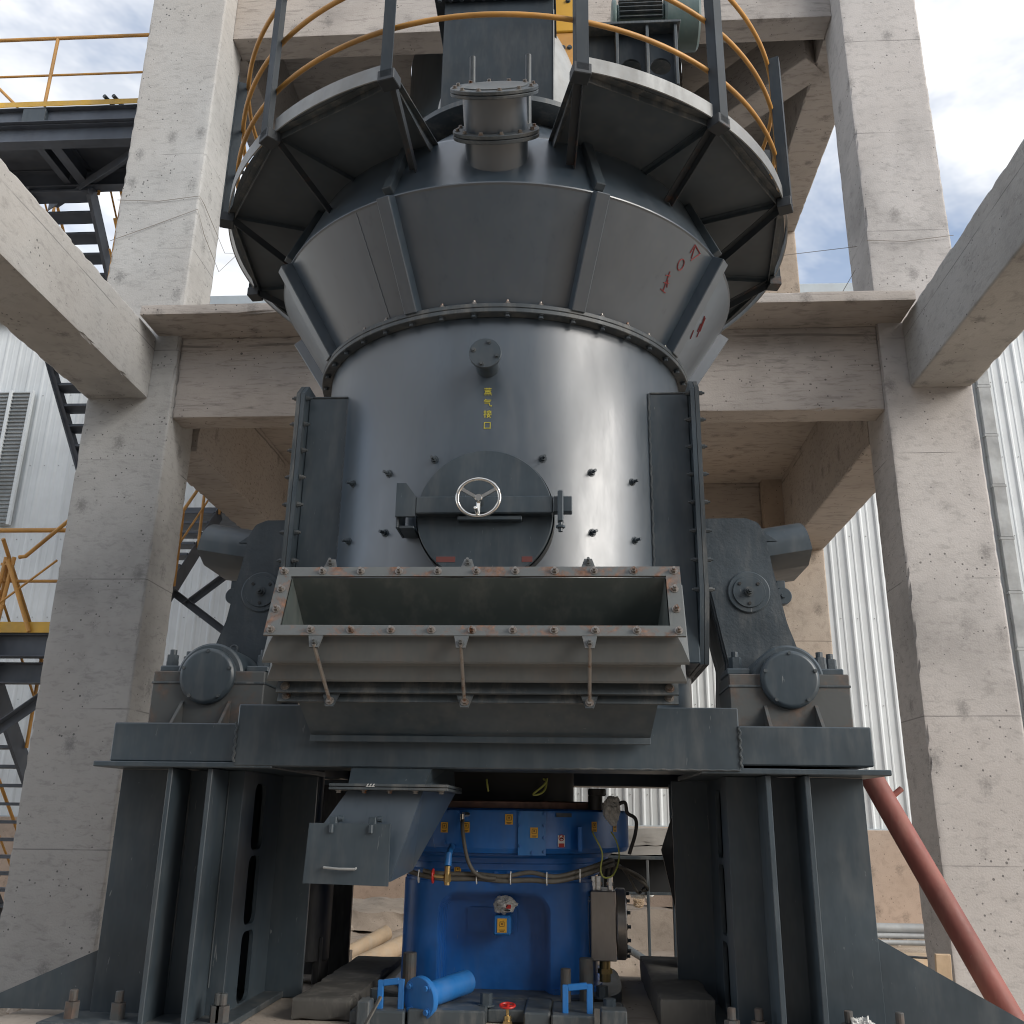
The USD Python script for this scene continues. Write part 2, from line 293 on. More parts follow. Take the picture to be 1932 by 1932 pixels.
used = {}
def path_for(parent, name):
    base = parent + '/' + name
    k = used.get(base, 0); used[base] = k + 1
    return base if k == 0 else f'{base}_{k:03d}'
def meta(prim, label=None, cat=None, group=None, kind=None):
    for k, v in (('label', label), ('category', cat), ('group', group), ('kind', kind)):
        if v: prim.SetCustomDataByKey(k, v)
def thing(name, label, cat, group=None, kind=None, at=None):
    p = path_for('/World', name); x = UsdGeom.Xform.Define(stage, p)
    meta(x.GetPrim(), label, cat, group or GROUPS.get(name), kind); return p
def part(parent, name, m, mat, smooth=35, label=None, kind=None):
    p = path_for(parent, name); g = usdkit.mesh(stage, p, m.mesh() if isinstance(m, M) else m, MT[mat], smooth)
    meta(g.GetPrim(), label, kind=kind); return p
GROUPS = {'concrete_column': 'concrete columns of the frame', 'concrete_beam': 'concrete beams of the frame', 'concrete_slab': 'concrete slabs of the frame', 'concrete_plinth': 'plinth strips beside the gearbox',
          'concrete_block': 'rough concrete blocks behind the gearbox', 'rubble_slab': 'broken slabs behind the mill', 'timber_pole': 'timber poles on the earth', 'paper_sack': 'grey sacks on the rack',
          'long_pipe': 'long grey pipes behind the red pipe', 'plank': 'planks behind the outrigger', 'scrap_stick': 'thin sticks by the gearbox clamps', 'board_end': 'loose boards on the earth',
          'steel_stair': 'flights of the steel stair tower', 'roller_arm': 'roller arms of the mill', 'bearing_block': 'bearing blocks on the mill stand', 'hydraulic_cylinder': 'hydraulic cylinders between the legs',
          'tie_wire': 'thin wires on the concrete columns', 'earth_wire': 'earth wires on the gearbox'}
def solo(name, m, mat, label, cat=None, group=None, kind=None, smooth=35):
    p = path_for('/World', name); g = usdkit.mesh(stage, p, m.mesh() if isinstance(m, M) else m, MT[mat], smooth)
    meta(g.GetPrim(), label, cat, group or GROUPS.get(name), kind); return p
def bolts(parent, items, mat='bolt_steel', name='bolt', **kw):
    for p, n in items: part(parent, name, M().hexb(p, n, **kw), mat, False)
def arc(r, z, a0, a1, n, c=None):
    c = AX if c is None else c
    return [A(c[0] + r * math.sin(a), c[1] - r * math.cos(a), z) for a in np.linspace(a0, a1, n)]
def rad(d): return math.radians(d)
AX = A(-0.46, 5.98)                      # the mill's upright axis
def pol(a, r, z): return A(AX[0] + r * math.sin(rad(a)), AX[1] - r * math.cos(rad(a)), z)
def outw(a): return A(math.sin(rad(a)), -math.cos(rad(a)), 0)
MILL = (A(0, -1, 0), A(1, 0, 0), A(0, 0, 1))   # spin starts at the front and turns to the right

# ------------------------------------------------------------------ ground
def ground():
    xs = np.unique(np.concatenate([np.linspace(-400, -30, 12), np.linspace(-30, 30, 121), np.linspace(30, 400, 12)]))
    ys = np.unique(np.concatenate([np.linspace(-400, -20, 12), np.linspace(-20, 24, 89), np.linspace(24, 400, 12)]))
    X, Y = np.meshgrid(xs, ys); P = np.stack([X, Y, 0 * X], -1).reshape(-1, 3)
    z = fb(P * 0.45) * 0.10 + fb(P * 1.7 + 5) * 0.05
    far = np.clip((P[:, 1] - 15.6) / 0.4, 0, 1); P[:, 2] = np.clip(z, -0.12, 0.14) * (1 - far) - 0.02
    n = len(xs); f = [(j * n + i, j * n + i + 1, (j + 1) * n + i + 1, (j + 1) * n + i) for j in range(len(ys) - 1) for i in range(n - 1)]
    solo('ground', M().add(P, f), 'dirt', 'bare tan earth of the building site around and behind the mill', kind='structure', smooth=True)
ground()

# ------------------------------------------------------------------ concrete frame
def rough_box(lo, hi, step=0.09, chip=0.022, seed=0.0):
    """A cast concrete member with slightly uneven faces and broken arrises."""
    lo, hi = np.asarray(lo, float), np.asarray(hi, float); m = M(); size = hi - lo
    for ax in range(3):
        u, v = [k for k in range(3) if k != ax]; 
        def lin(k):
            n = max(2, int(math.ceil(size[k] / step))); g = np.linspace(0, size[k], n + 1); e = min(0.022, size[k] * 0.2)
            return np.unique(np.concatenate([g, [e, size[k] - e]]))
        gu, gv = lin(u), lin(v); U, V = np.meshgrid(gu, gv, indexing='ij'); nu, nv = len(gu), len(gv)
        for side in (0, 1):
            P = np.zeros((nu * nv, 3)); P[:, u] = lo[u] + U.ravel(); P[:, v] = lo[v] + V.ravel(); P[:, ax] = (lo if side == 0 else hi)[ax]
            f = [(i * nv + j, (i + 1) * nv + j, (i + 1) * nv + j + 1, i * nv + j + 1) for i in range(nu - 1) for j in range(nv - 1)]
            f = np.array(f)
            if (side == 0) == (np.cross(np.eye(3)[u], np.eye(3)[v])[ax] > 0): f = f[:, ::-1]
            m.add(P, f)
    v, f = m.mesh()
    d = np.minimum(v - lo, hi - v); near = np.sort(d, axis=1)
    edge = (near[:, 1] < 1e-6)
    nz = fb(v * 5.0 + seed); nz2 = fb(v * 16.0 + seed + 9)
    big = np.clip(fb(v * 0.8 + seed + 31) * 3.0, 0, 1)
    inset = np.where(edge, np.minimum(0.003 + chip * np.clip(nz2 * 1.1 + nz * 0.7 - 0.1, 0, 1) * (0.25 + big), 0.020), 0.0)
    c = (lo + hi) / 2
    for k in range(3):
        at_face = d[:, k] < 1e-6
        v[:, k] -= np.where(at_face & edge, np.sign(v[:, k] - c[k]) * inset, 0)
        v[:, k] += np.where(at_face & ~edge, nz * 0.003, 0)
    q = np.round(v, 5); _, idx, inv = np.unique(q, axis=0, return_index=True, return_inverse=True)
    return v[idx], inv.reshape(-1)[f]
def conc(name, lo, hi, mat, label, cat, group=None, seed=0, chip=0.022, step=0.07):
    solo(name, rough_box(lo, hi, step, chip, seed), mat, label, cat, group, smooth=22)

conc('concrete_column', (-4.95, 8.5, -0.3), (-4.06, 9.12, 13.2), 'concrete_cool', 'grey concrete column left of the mill with chipped right edge', 'column', seed=3, chip=0.05)
conc('concrete_column', (3.035, 8.5, -0.3), (3.86, 9.12, 13.2), 'concrete_warm', 'pale beige concrete column right of the mill behind the red pipe', 'column', seed=11, chip=0.035)
conc('concrete_column', (-4.5, 13.05, -0.3), (-3.71, 13.7, 13.2), 'concrete_far', 'rear concrete column hidden behind the left column and stair', 'column', seed=17)
conc('concrete_column', (2.75, 13.05, -0.3), (3.55, 13.7, 13.2), 'concrete_far', 'rear concrete column seen between the right roller arm and white cladding', 'column', seed=23)
conc('concrete_beam', (-4.94, -2.0, 5.54), (-4.31, 8.5, 6.24), 'concrete_cool', 'long concrete beam running from the left column towards the camera', 'beam', seed=31, chip=0.03)
conc('concrete_beam', (3.27, -2.0, 5.54), (3.85, 8.5, 6.26), 'concrete_cool', 'long concrete beam running from the right column towards the camera', 'beam', seed=37, chip=0.03)
conc('concrete_beam', (-4.06, 8.56, 5.35), (3.035, 8.86, 6.25), 'concrete_board', 'wood-grained cross beam between the two front columns behind the drum', 'beam', seed=41)
conc('concrete_beam', (-4.50, 9.12, 5.2), (-4.0, 13.05, 6.25), 'concrete_board', 'beam running back from the left column under the slab', 'beam', seed=43)
conc('concrete_beam', (3.03, 9.12, 5.2), (3.545, 13.05, 6.25), 'concrete_board', 'beam running back from the right column under the slab', 'beam', seed=47)
conc('concrete_beam', (-3.71, 13.2, 5.2), (2.75, 13.55, 6.25), 'concrete_board', 'rear cross beam at the far side under the slab', 'beam', seed=53)
conc('concrete_slab', (-4.30, 8.06, 6.25), (3.265, 13.6, 6.36), 'concrete_board', 'thin floor slab with bare edge on the lower beams', 'slab', seed=59, step=0.2)
conc('concrete_beam', (-4.06, 8.8, 10.42), (3.035, 9.15, 11.6), 'concrete_board', 'upper cross beam behind the top railing of the mill', 'beam', seed=61)
conc('concrete_beam', (-4.50, 9.15, 10.42), (-4.0, 13.05, 11.6), 'concrete_board', 'upper beam running back from the left column top', 'beam', seed=67)
conc('concrete_beam', (3.03, 9.15, 10.42), (3.545, 13.05, 11.6), 'concrete_board', 'upper beam running back from the right column top', 'beam', seed=71)
conc('concrete_beam', (-3.71, 13.2, 10.42), (2.75, 13.55, 11.6), 'concrete_board', 'upper rear cross beam seen through the railing', 'beam', seed=73)
m = M(); m.bar((3.03, 9.55, 10.75), (0.9, 11.9, 10.75), 0.42, 0.7, ch=0.01)
solo('concrete_beam', m, 'concrete_board', 'slanting concrete beam across the corner above the motor', 'beam')
m = M(); sl = Manifold.cube((7.7, 5.0, 0.12)).translate((-4.4, 8.82, 11.6)) - Manifold.cylinder(1.0, 1.958, 1.958, 96).translate((-0.35, 11.13, 11.2)); m.man(sl)
solo('concrete_slab', m, 'concrete_board', 'upper slab with the round opening over the mill', 'slab', smooth=30)

# ------------------------------------------------------------------ building behind
WY = 16.0
bld = thing('cladded_building', 'long white metal-clad building behind the concrete frame with ribbed walls', 'building')
part(bld, 'base_wall', M().box((-22, WY - 0.10, -0.3), (18, WY + 0.3, 1.41), 0.01), 'concrete_wall', label='bare tan concrete base wall')
prof = [(0, 0), (0.03, 0.028), (0.055, 0.028), (0.085, 0), (0.15, 0), (0.16, 0.008), (0.18, 0.008), (0.19, 0), (0.278, 0)]
def panel(x0, z0, z1, y, w=0.278, mat='white_cladding', amp=1.0):
    V = [A(x0 + px * w / 0.278, y - d * amp, z) for px, d in prof for z in (z0, z1)]
    return M().add(V, [(2 * i, 2 * i + 2, 2 * i + 3, 2 * i + 1) for i in range(len(prof) - 1)]), mat
k = 0
x = -22.0
while x < 18 - 0.01:
    amp = 1.0 if x > -5.0 else 0.35
    mm, mt = panel(x, 1.415, 10.72, WY + rng.uniform(-0.002, 0.002), amp=amp); part(bld, 'cladding_panel', mm, mt, False)
    if x > -12: 
        sc = M()
        for zz in np.arange(1.9, 10.5, 1.45): sc.cyl((x + 0.12, WY - 0.004, zz), (x + 0.12, WY - 0.012, zz), 0.009, 6)
        part(bld, 'screw_row', sc, 'galvanised', False, kind='stuff')
    x += 0.278
part(bld, 'eave_fascia', M().box((-22, WY - 0.22, 10.72), (18, WY + 0.1, 11.14), 0.01), 'grey_cladding', label='grey eave flashing along the roof edge')
part(bld, 'roof', M().box((-22, WY + 0.1, 10.9), (18, WY + 14, 11.1), 0.01), 'grey_cladding')
part(bld, 'ledge', M().box((-22, WY - 0.06, 1.40), (18, WY - 0.03, 1.43), 0.004), 'grey_cladding')
for i in range(10):
    z0 = 1.45 + i * 0.95
    part(bld, 'corner_flashing', M().box((7.30, WY - 0.12, z0), (7.52, WY - 0.035, z0 + 0.945), 0.01).box((7.29, WY - 0.125, z0 + 0.9), (7.53, WY - 0.034, z0 + 0.95), 0.004), 'galvanised')
lv = part(bld, 'louvre_panel', M().box((-11.6, WY - 0.09, 6.5), (-10.35, WY - 0.04, 9.2), 0.005), 'grey_cladding', label='perforated grey louvre strip')
for i in range(36):
    for j in range(1):
        part(lv, 'slat', M().obox((-10.975, WY - 0.11, 6.54 + i * 0.075), [A(1, 0, 0), unit(A(0, 1, 0.8)), unit(A(0, -0.8, 1))], (0.60, 0.026, 0.005), 0.001), 'galvanised', False)
for xx in (-11.6, -11.18, -10.77, -10.35):
    part(lv, 'mullion', M().box((xx - 0.03, WY - 0.15, 6.5), (xx + 0.03, WY - 0.08, 9.2), 0.003), 'white_cladding')

# the works hall and the front columns that stand behind the photographer (seen only as reflections in the drum)
fbld = thing('works_hall', 'grey-clad works hall across the yard facing the mill front', 'building')
part(fbld, 'wall', M().box((-15.0, -22.0, -0.2), (13.5, -8.0, 10.8), 0.02), 'hall_grey')
part(fbld, 'eave', M().box((-15.3, -8.0, 10.5), (13.8, -7.7, 10.95), 0.01), 'grey_cladding')
for xx in np.arange(-13.6, 12.5, 2.4): part(fbld, 'window', M().box((xx, -7.99, 3.0), (xx + 1.5, -7.95, 5.0), 0.01), 'dark_void')
conc('concrete_column', (-4.95, -2.7, -0.3), (-4.06, -2.01, 13.2), 'concrete_cool', 'front left concrete column carrying the near end of the left beam', 'column', seed=91)
conc('concrete_column', (3.035, -2.7, -0.3), (3.86, -2.01, 13.2), 'concrete_warm', 'front right concrete column carrying the near end of the right beam', 'column', seed=92)

# ------------------------------------------------------------------ mill: foundation
fd = thing('mill_foundation', 'low stepped concrete foundation carrying the mill stand', 'foundation')
for lo_, hi_, sd_ in (((-2.75, 4.25, -0.3), (1.85, 6.55, 0.60), 83), ((-2.75, 6.552, -0.3), (-1.62, 7.45, 0.60), 86), ((0.72, 6.552, -0.3), (1.85, 7.45, 0.60), 87)):
    part(fd, 'footing', rough_box(lo_, hi_, 0.09, 0.02, sd_), 'concrete_far', 22)
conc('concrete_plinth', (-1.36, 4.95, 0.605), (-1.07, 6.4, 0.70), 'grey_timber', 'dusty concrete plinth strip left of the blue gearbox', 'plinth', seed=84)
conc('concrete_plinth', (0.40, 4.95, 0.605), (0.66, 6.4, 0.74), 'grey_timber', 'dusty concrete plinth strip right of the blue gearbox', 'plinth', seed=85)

# ------------------------------------------------------------------ mill: steel stand
st = thing('mill_stand', 'dark slate steel stand of four ribbed legs and heavy top beams', 'machine stand')
part(st, 'top_beam', M().box((-1.632, 4.575, 1.757), (0.778, 4.95, 2.05), 0.006), 'slate_paint', label='tall middle front beam')
part(st, 'top_beam', M().box((-2.26, 4.60, 1.775), (-1.634, 5.6, 1.960), 0.006), 'slate_paint')
part(st, 'top_beam', M().box((0.780, 4.60, 1.788), (1.393, 5.6, 1.968), 0.006), 'slate_paint')
part(st, 'side_beam', M().box((-2.26, 5.602, 1.775), (-1.634, 7.4, 2.02), 0.006), 'slate_paint')
part(st, 'side_beam', M().box((0.780, 5.602, 1.788), (1.393, 7.4, 2.02), 0.006), 'slate_paint')
part(st, 'rear_beam', M().box((-1.632, 7.0, 1.757), (0.778, 7.4, 2.05), 0.006), 'slate_paint')
ringm = M(); d = Manifold.cube((2.404, 2.04, 0.05)).translate((-1.629, 4.955, 1.9)) - Manifold.cylinder(0.3, 0.62, 0.62, 64).translate((AX[0], AX[1], 1.8)); ringm.man(d)
part(st, 'table_plate', ringm, 'slate_paint')
for xw in (-1.633, 0.779):   # weld beads
    pts = [A(xw + 0.004 * math.sin(z * 160), 4.572, z) for z in np.linspace(1.775, 1.962, 24)]
    part(st, 'weld_bead', M().tube(pts, 0.006, 6), 'slate_dusty')
part(st, 'weld_bead', M().tube([A(x, 4.574, 1.764 + 0.0012 * math.sin(x * 95)) for x in np.linspace(-0.1, 0.77, 110)], 0.004, 6), 'slate_dusty')
def slot(y0, y1, z0, z1, n=6, r=0.045):
    c = []
    for cy, cz, t0 in ((y1 - r, z1 - r, 0), (y0 + r, z1 - r, PI / 2), (y0 + r, z0 + r, PI), (y1 - r, z0 + r, 1.5 * PI)):
        c += [(cy + r * math.cos(t0 + t), cz + r * math.sin(t0 + t)) for t in np.linspace(0, PI / 2, n)]
    return c
def leg(xs, outer, inner, ribs, fx, yf=4.85, s=1, ztop=1.748):
    """xs: flange plate x-range; outer/inner: the web's ends; ribs: rib centres"""
    yb = yf + 0.66
    part(st, 'flange_plate', M().box((fx[0], yf - 0.27, ztop), (fx[1], yb + 0.1, ztop + 0.026), 0.004), 'slate_paint')
    w0, w1 = min(outer, inner), max(outer, inner)
    part(st, 'web_plate', M().box((w0, yf, 0.602), (w1, yf + 0.02, ztop - 0.002), 0.002), 'slate_paint')
    for rx in ribs:
        part(st, 'rib', M().box((rx - 0.012, yf - 0.235, 0.602), (rx + 0.012, yf - 0.001, ztop - 0.002), 0.003), 'slate_paint')
        part(st, 'weld_bead', M().tube([A(rx + 0.017, yf - 0.004, z) for z in np.linspace(0.75, 1.7, 30) + rng.normal(0, 0.004, 30)], 0.0045, 5), 'slate_dusty')
    sp = [(yf + 0.021, 0.602), (yb, 0.602), (yb, ztop - 0.002), (yf + 0.021, ztop - 0.002)]
    hl = [slot(yf + 0.20, yf + 0.38, z0, z0 + 0.33) for z0 in (0.64, 1.00, 1.36)]
    part(st, 'slotted_side_plate', M().prism(sp, (inner - (0.022 if s < 0 else 0.0), 0, 0), (0, 1, 0), (0, 0, 1), 0.02, hl), 'slate_paint')
    part(st, 'inner_web', M().box((inner + s * 0.24, yf + 0.021, 0.602), (inner + s * 0.26, yb - 0.001, ztop - 0.002), 0.002), 'slate_paint')
    i2 = inner + s * 0.28; i3 = inner - s * 0.20
    part(st, 'rear_web', M().box((min(i2, i3), yb + 0.001, 0.602), (max(i2, i3), yb + 0.022, ztop - 0.002), 0.002), 'slate_paint')
    part(st, 'base_plate', M().box((w0 - 0.12, yf - 0.26, 0.602), (w1 + 0.1, yb + 0.1, 0.632), 0.003), 'slate_dusty')
    og = outer; po = [(0, 0), (0, 0.27 if s < 0 else 0.40), (0.62 if s < 0 else 0.74, 0.0)]
    part(st, 'gusset', M().prism([(og + s * a * -1 * -1 if False else (og + (a if s > 0 else -a)), 0.632 + b) for a, b in po], (0, yf + 0.05, 0), (1, 0, 0), (0, 0, 1), 0.025), 'slate_paint')
    for bx in (outer + s * 0.02, ribs[0] - s * 0.09 if s > 0 else ribs[1] + 0.12, inner - s * 0.05, outer - s * 0.2):
        part(st, 'anchor_bolt', M().cyl((bx, yf - 0.14, 0.632), (bx, yf - 0.14, 0.70), 0.035, 6).cyl((bx, yf - 0.14, 0.70), (bx, yf - 0.14, 0.75), 0.019, 12, ch=0.003), 'rust_block', False)
leg(None, -2.305, -1.665, (-1.955, -1.757), (-2.33, -1.445), s=-1)
leg(None, 1.405, 0.745, (0.905, 1.085), (0.592, 1.462), s=1)
for sx, (x0, x1) in ((-1, (-2.25, -1.55)), (1, (0.65, 1.36))):
    part(st, 'rear_leg', M().box((x0, 6.75, 0.602), (x1, 6.79, 1.77), 0.004).box((x0 + 0.2, 6.792, 0.602), (x0 + 0.24, 7.3, 1.77), 0.004).box((x1 - 0.2, 6.792, 0.602), (x1 - 0.16, 7.3, 1.77), 0.004), 'slate_paint')

for sx, x, lab in ((-1, -1.60, 'black hydraulic cylinder standing in the gap beside the left leg'), (1, 0.74, 'black hydraulic cylinder standing in the gap beside the right leg')):
    h = thing('hydraulic_cylinder', lab, 'cylinder')
    part(h, 'barrel', M().cyl((x, 6.0, 0.72), (x, 6.0, 1.42), 0.15, 28, ch=0.01), 'black_rubber')
    part(h, 'rod', M().cyl((x, 6.0, 1.42), (x, 6.0, 1.80), 0.05, 20), 'slate_cast')
    [part(h, 'clevis', M().box((x + q - 0.025, 5.9, 0.605), (x + q + 0.025, 6.1, 0.86), 0.01), 'black_rubber') for q in (-0.105, 0.105)]
    part(h, 'guard_plate', M().prism([(0, 0.61), (0.42, 0.61), (0.42, 1.5), (0.3, 1.72), (0.0, 1.72)] if sx < 0 else [(0.16, 0.61), (0.42, 0.61), (0.42, 1.72), (0.13, 1.72), (0.0, 1.36)], (x - 0.2, 6.25, 0), (1, 0, 0), (0, 0, 1), 0.03), 'black_rubber')

# ------------------------------------------------------------------ mill: housing
mb = thing('vertical_mill', 'dark slate drum of a vertical mill flaring to a ribbed cone above the stand', 'mill')
RB = 1.19
part(mb, 'shell', M().spin([(RB, 1.99), (RB, 4.28)], (*AX, 0), MILL, 144), 'slate_body', smooth=True)
part(mb, 'base_flange', M().spin([(RB + 0.001, 2.02), (RB + 0.12, 2.02), (RB + 0.12, 2.09), (RB + 0.001, 2.09)], (*AX, 0), MILL, 120), 'slate_paint')
def ringflange(r0, r1, z0, z1): return M().spin([(r0, z0), (r1 - 0.003, z0), (r1, z0 + 0.003), (r1, z1 - 0.003), (r1 - 0.003, z1), (r0, z1)], (*AX, 0), MILL, 160)
part(mb, 'ring_flange', ringflange(RB + 0.001, 1.256, 4.282, 4.309), 'slate_dusty')
part(mb, 'ring_flange', ringflange(RB - 0.03, 1.256, 4.312, 4.339), 'slate_dusty')
bolts(mb, [(pol(a, 1.228, 4.340), (0, 0, 1)) for a in np.arange(-112.5, 113, 9.0)], r=0.015, h=0.014, stud=0.014)
bolts(mb, [(pol(a, 1.228, 4.281), (0, 0, -1)) for a in np.arange(-112.5, 113, 9.0)], name='nut', r=0.016, h=0.016, mat='slate_cast')
cone0, cone1, roof1 = (1.19, 4.34), (1.56, 4.925), (0.58, 6.20)
# cone plates between ribs, each a plate of its own
RIBS = [-157.5, -119, -99, -60.5, -22.0, 23.5, 62.0, 100, 119, 157.5]
edges = RIBS + [RIBS[0] + 360]
for a0, a1 in zip(edges[:-1], edges[1:]):
    n = max(8, int((a1 - a0) / 2))
    part(mb, 'cone_plate', M().spin([cone0, cone1], (*AX, 0), MILL, n, rad(a0), rad(a1)), 'slate_body', smooth=True)
part(mb, 'cone_rim', M().spin([(1.552, 4.913), (1.5625, 4.921), (1.5625, 4.929), (1.552, 4.938)], (*AX, 0), MILL, 160), 'slate_body')
part(mb, 'roof', M().spin([(1.5595, 4.926), (1.552, 4.945), (1.372, 5.385), (1.36, 5.405), (1.02, 5.70), roof1], (*AX, 0), MILL, 160), 'slate_body', smooth=40)
for a in RIBS:
    o = outw(a); e0, e1 = pol(a, cone0[0] + 0.022, cone0[1] + 0.004), pol(a, cone1[0] + 0.028, cone1[1])
    t = A(math.cos(rad(a)), math.sin(rad(a)), 0); z = unit(e1 - e0); x = t; y = np.cross(z, x)
    rb = part(mb, 'cone_rib', M().obox((e0 + e1) / 2, [x, y, z], (0.042, 0.055, np.linalg.norm(e1 - e0) / 2 - 0.012), 0.005), 'slate_body')
    q0, q1 = pol(a, 1.568, 4.955), pol(a, 1.39, 5.37); z = unit(q1 - q0); y = np.cross(z, x)
    part(rb, 'roof_rib', M().obox((q0 + q1) / 2, [x, y, z], (0.030, 0.032, np.linalg.norm(q1 - q0) / 2), 0.004), 'slate_paint')
def on_cone0(a, t): return pol(a, cone0[0] + (cone1[0] - cone0[0]) * t, cone0[1] + (cone1[1] - cone0[1]) * t)
# side boxes that carry the roller doors
for s, xf, xi in ((-1, -1.615, -1.375), (1, 0.70, 0.47)):
    yf = 5.22; zt, zb = 3.985, 2.36
    bx = part(mb, 'side_box', M().box((min(xf, xi - s * 0.45), yf, zb), (max(xf, xi - s * 0.45), 6.9, zt), 0.006), 'slate_paint')
    for q in (0, 1):
        xo = xf + s * (0.001 + q * 0.027); x0, x1 = sorted((xo, xo + s * 0.024))
        pl = [(5.12, zb + 0.36), (5.12, zt - 0.01), (5.20, zt + 0.07), (6.95, zt + 0.07), (6.95, zb), (5.26, zb)]
        part(bx, 'flange', M().prism(pl, (x0, 0, 0), (0, 1, 0), (0, 0, 1), x1 - x0), 'slate_dusty' if q else 'slate_paint')
    for z in np.linspace(2.76, zt - 0.03, 8):
        for q in (-1, 1):
            px = xf + s * 0.026 + q * 0.027
            part(bx, 'bolt', M().hexb((px, 5.155, z), (q, 0, 0), 0.013, 0.02, True, 0.012), 'slate_dusty', False)
    part(bx, 'weld_bead', M().tube([A(xi - s * 0.006 + 0.003 * math.sin(z * 90), yf - 0.001, z) for z in np.linspace(2.6, zt, 60)], 0.007, 6), 'slate_dusty')
    part(bx, 'weld_bead', M().tube([A(x, yf - 0.001, zt + 0.002) for x in np.linspace(min(xi, xf), max(xi, xf), 14)], 0.006, 6), 'slate_dusty')
# bolts through the shell
for a, z in ((-28.7, 3.379), (-43.4, 3.384), (-28.9, 3.029), (-43.5, 3.033), (28.5, 3.375), (42.5, 3.377), (28.6, 3.026), (42.9, 3.031), (-14.5, 3.42), (14.6, 3.42)):
    part(mb, 'bolt', M().hexb(pol(a, RB, z), outw(a), 0.016, 0.016, True, 0.03), 'slate_cast', False)
part(mb, 'weld_seam', M().tube([on_cone0(-31 + 0.04 * math.sin(t * 90), t) for t in np.linspace(0.02, 0.98, 60)], 0.0035, 6), 'slate_body', True)
# inspection stub with blind flange
sp = pol(-0.6, RB, 3.965)
stub = part(mb, 'stub_pipe', M().cyl(sp + A(0, 0.1, 0), sp + A(0, -0.15, 0), 0.066, 32), 'slate_paint')
part(stub, 'blind_flange', M().cyl(sp + A(0, -0.15, 0), sp + A(0, -0.172, 0), 0.09, 40, ch=0.003), 'slate_paint')
for k in range(4):
    t = PI / 4 + 0.5 + k * PI / 2; part(stub, 'bolt', M().hexb(sp + A(0.068 * math.cos(t), -0.172, 0.068 * math.sin(t)), (0, -1, 0), 0.010, 0.009), 'slate_dusty', False)
# yellow stencilled characters
CH = [
    [((0, 8.6), (9, 8.6)), ((3, 9.8), (3, 7.6)), ((6, 9.8), (6, 7.6)), ((0.5, 6.6), (8.6, 6.6)), ((1, 5), (8, 5)), ((4.5, 6.5), (4.5, 2.8)), ((1, 3.4), (3.5, 4.6)), ((8.6, 3), (5.2, 4.6)), ((0.3, 2.2), (8.8, 2.2)), ((0.6, 1), (1.6, 0)), ((3.2, 1), (3.8, 0)), ((5.6, 1), (6.2, 0)), ((8, 1), (9, 0))],
    [((2.4, 9.8), (0.2, 6.6)), ((1.8, 8.2), (8.8, 8.2)), ((1.6, 6.3), (7.8, 6.3)), ((0.8, 4.4), (6.8, 4.4)), ((6.8, 4.4), (7.2, 1.2)), ((7.2, 1.2), (9.2, 0)), ((9.2, 0), (9.4, 1.6))],
    [((1.6, 9.8), (1.6, 0)), ((0, 7.6), (3.2, 7.6)), ((0, 3.6), (3.2, 5)), ((3.8, 8.4), (9.4, 8.4)), ((6.6, 9.9), (6.6, 8.4)), ((5, 7.8), (5.6, 6.2)), ((8.3, 7.8), (7.6, 6.2)), ((3.6, 6), (9.6, 6)), ((3.6, 3.8), (9.6, 3.8)), ((6, 5.6), (4.4, 2)), ((8, 3.8), (4, 0)), ((4.4, 2), (9, 0.2))],
    [((1.2, 8.6), (1.2, 0.4)), ((8.4, 8.6), (8.4, 0.4)), ((1.2, 8.6), (8.4, 8.6)), ((1.2, 1.2), (8.4, 1.2))]]
for k, segs in enumerate(CH):
    mm = M(); h = 0.046; s_ = h / 10; zc = 3.812 - k * 0.0685; x0 = -0.466 - h / 2
    for (xa, ya), (xb, yb) in segs:
        def on(xx, zz):
            X = x0 + xx * s_; return A(X, AX[1] - math.sqrt((RB + 0.0015) ** 2 - (X - AX[0]) ** 2), zc + (zz - 5) * s_)
        mm.bar(on(xa, ya), on(xb, yb), 0.0048, 0.002, up=(0, -1, 0), ch=0)
    part(mb, 'stencil_character', mm, 'stencil_yellow', False)
# red chalk marks on the cone
CN = unit(A(cone1[0] - cone0[0], cone1[1] - cone0[1], 0))
def on_cone(a, t, lift=0.003):
    r = cone0[0] + (cone1[0] - cone0[0]) * t; z = cone0[1] + (cone1[1] - cone0[1]) * t
    sl = math.atan2(cone1[0] - cone0[0], cone1[1] - cone0[1]); return pol(a, r + lift * math.cos(sl), z - lift * math.sin(sl))
def chalk(strokes, name='chalk_mark'):
    mm = M()
    ca, ct = np.mean([q for st_ in strokes for q in st_], axis=0)
    for st_ in strokes:
        pts = [on_cone(ca + (a - ca) * 0.78, ct + (t - ct) * 0.78) for a, t in st_]
        for p, q in zip(pts[:-1], pts[1:]): mm.bar(p, q, 0.006, 0.003, up=(0, -1, -0.6), ch=0)
    part(mb, name, mm, 'chalk_red', False)
chalk([[(51.5, .86), (52.0, .97), (55.8, .93)], [(53.2, .80), (55.8, .93)], [(52.3, .95), (53.0, .82)]])
chalk([[(50.6 + 1.3 * math.cos(t), .735 + .065 * math.sin(t)) for t in np.linspace(0, 2 * PI, 14)]])
chalk([[(46.9, .60), (49.0, .62)], [(47.4, .52), (49.8, .54)], [(48.0, .66), (48.6, .44)], [(47.2, .44), (50.0, .43)], [(48.6, .57), (49.6, .49)]])
chalk([[(71, .62), (73, .5), (74.5, .38)], [(72.2, .62), (74.3, .46)], [(71.5, .52), (72.5, .42)], [(69, .38), (70.2, .28)]])
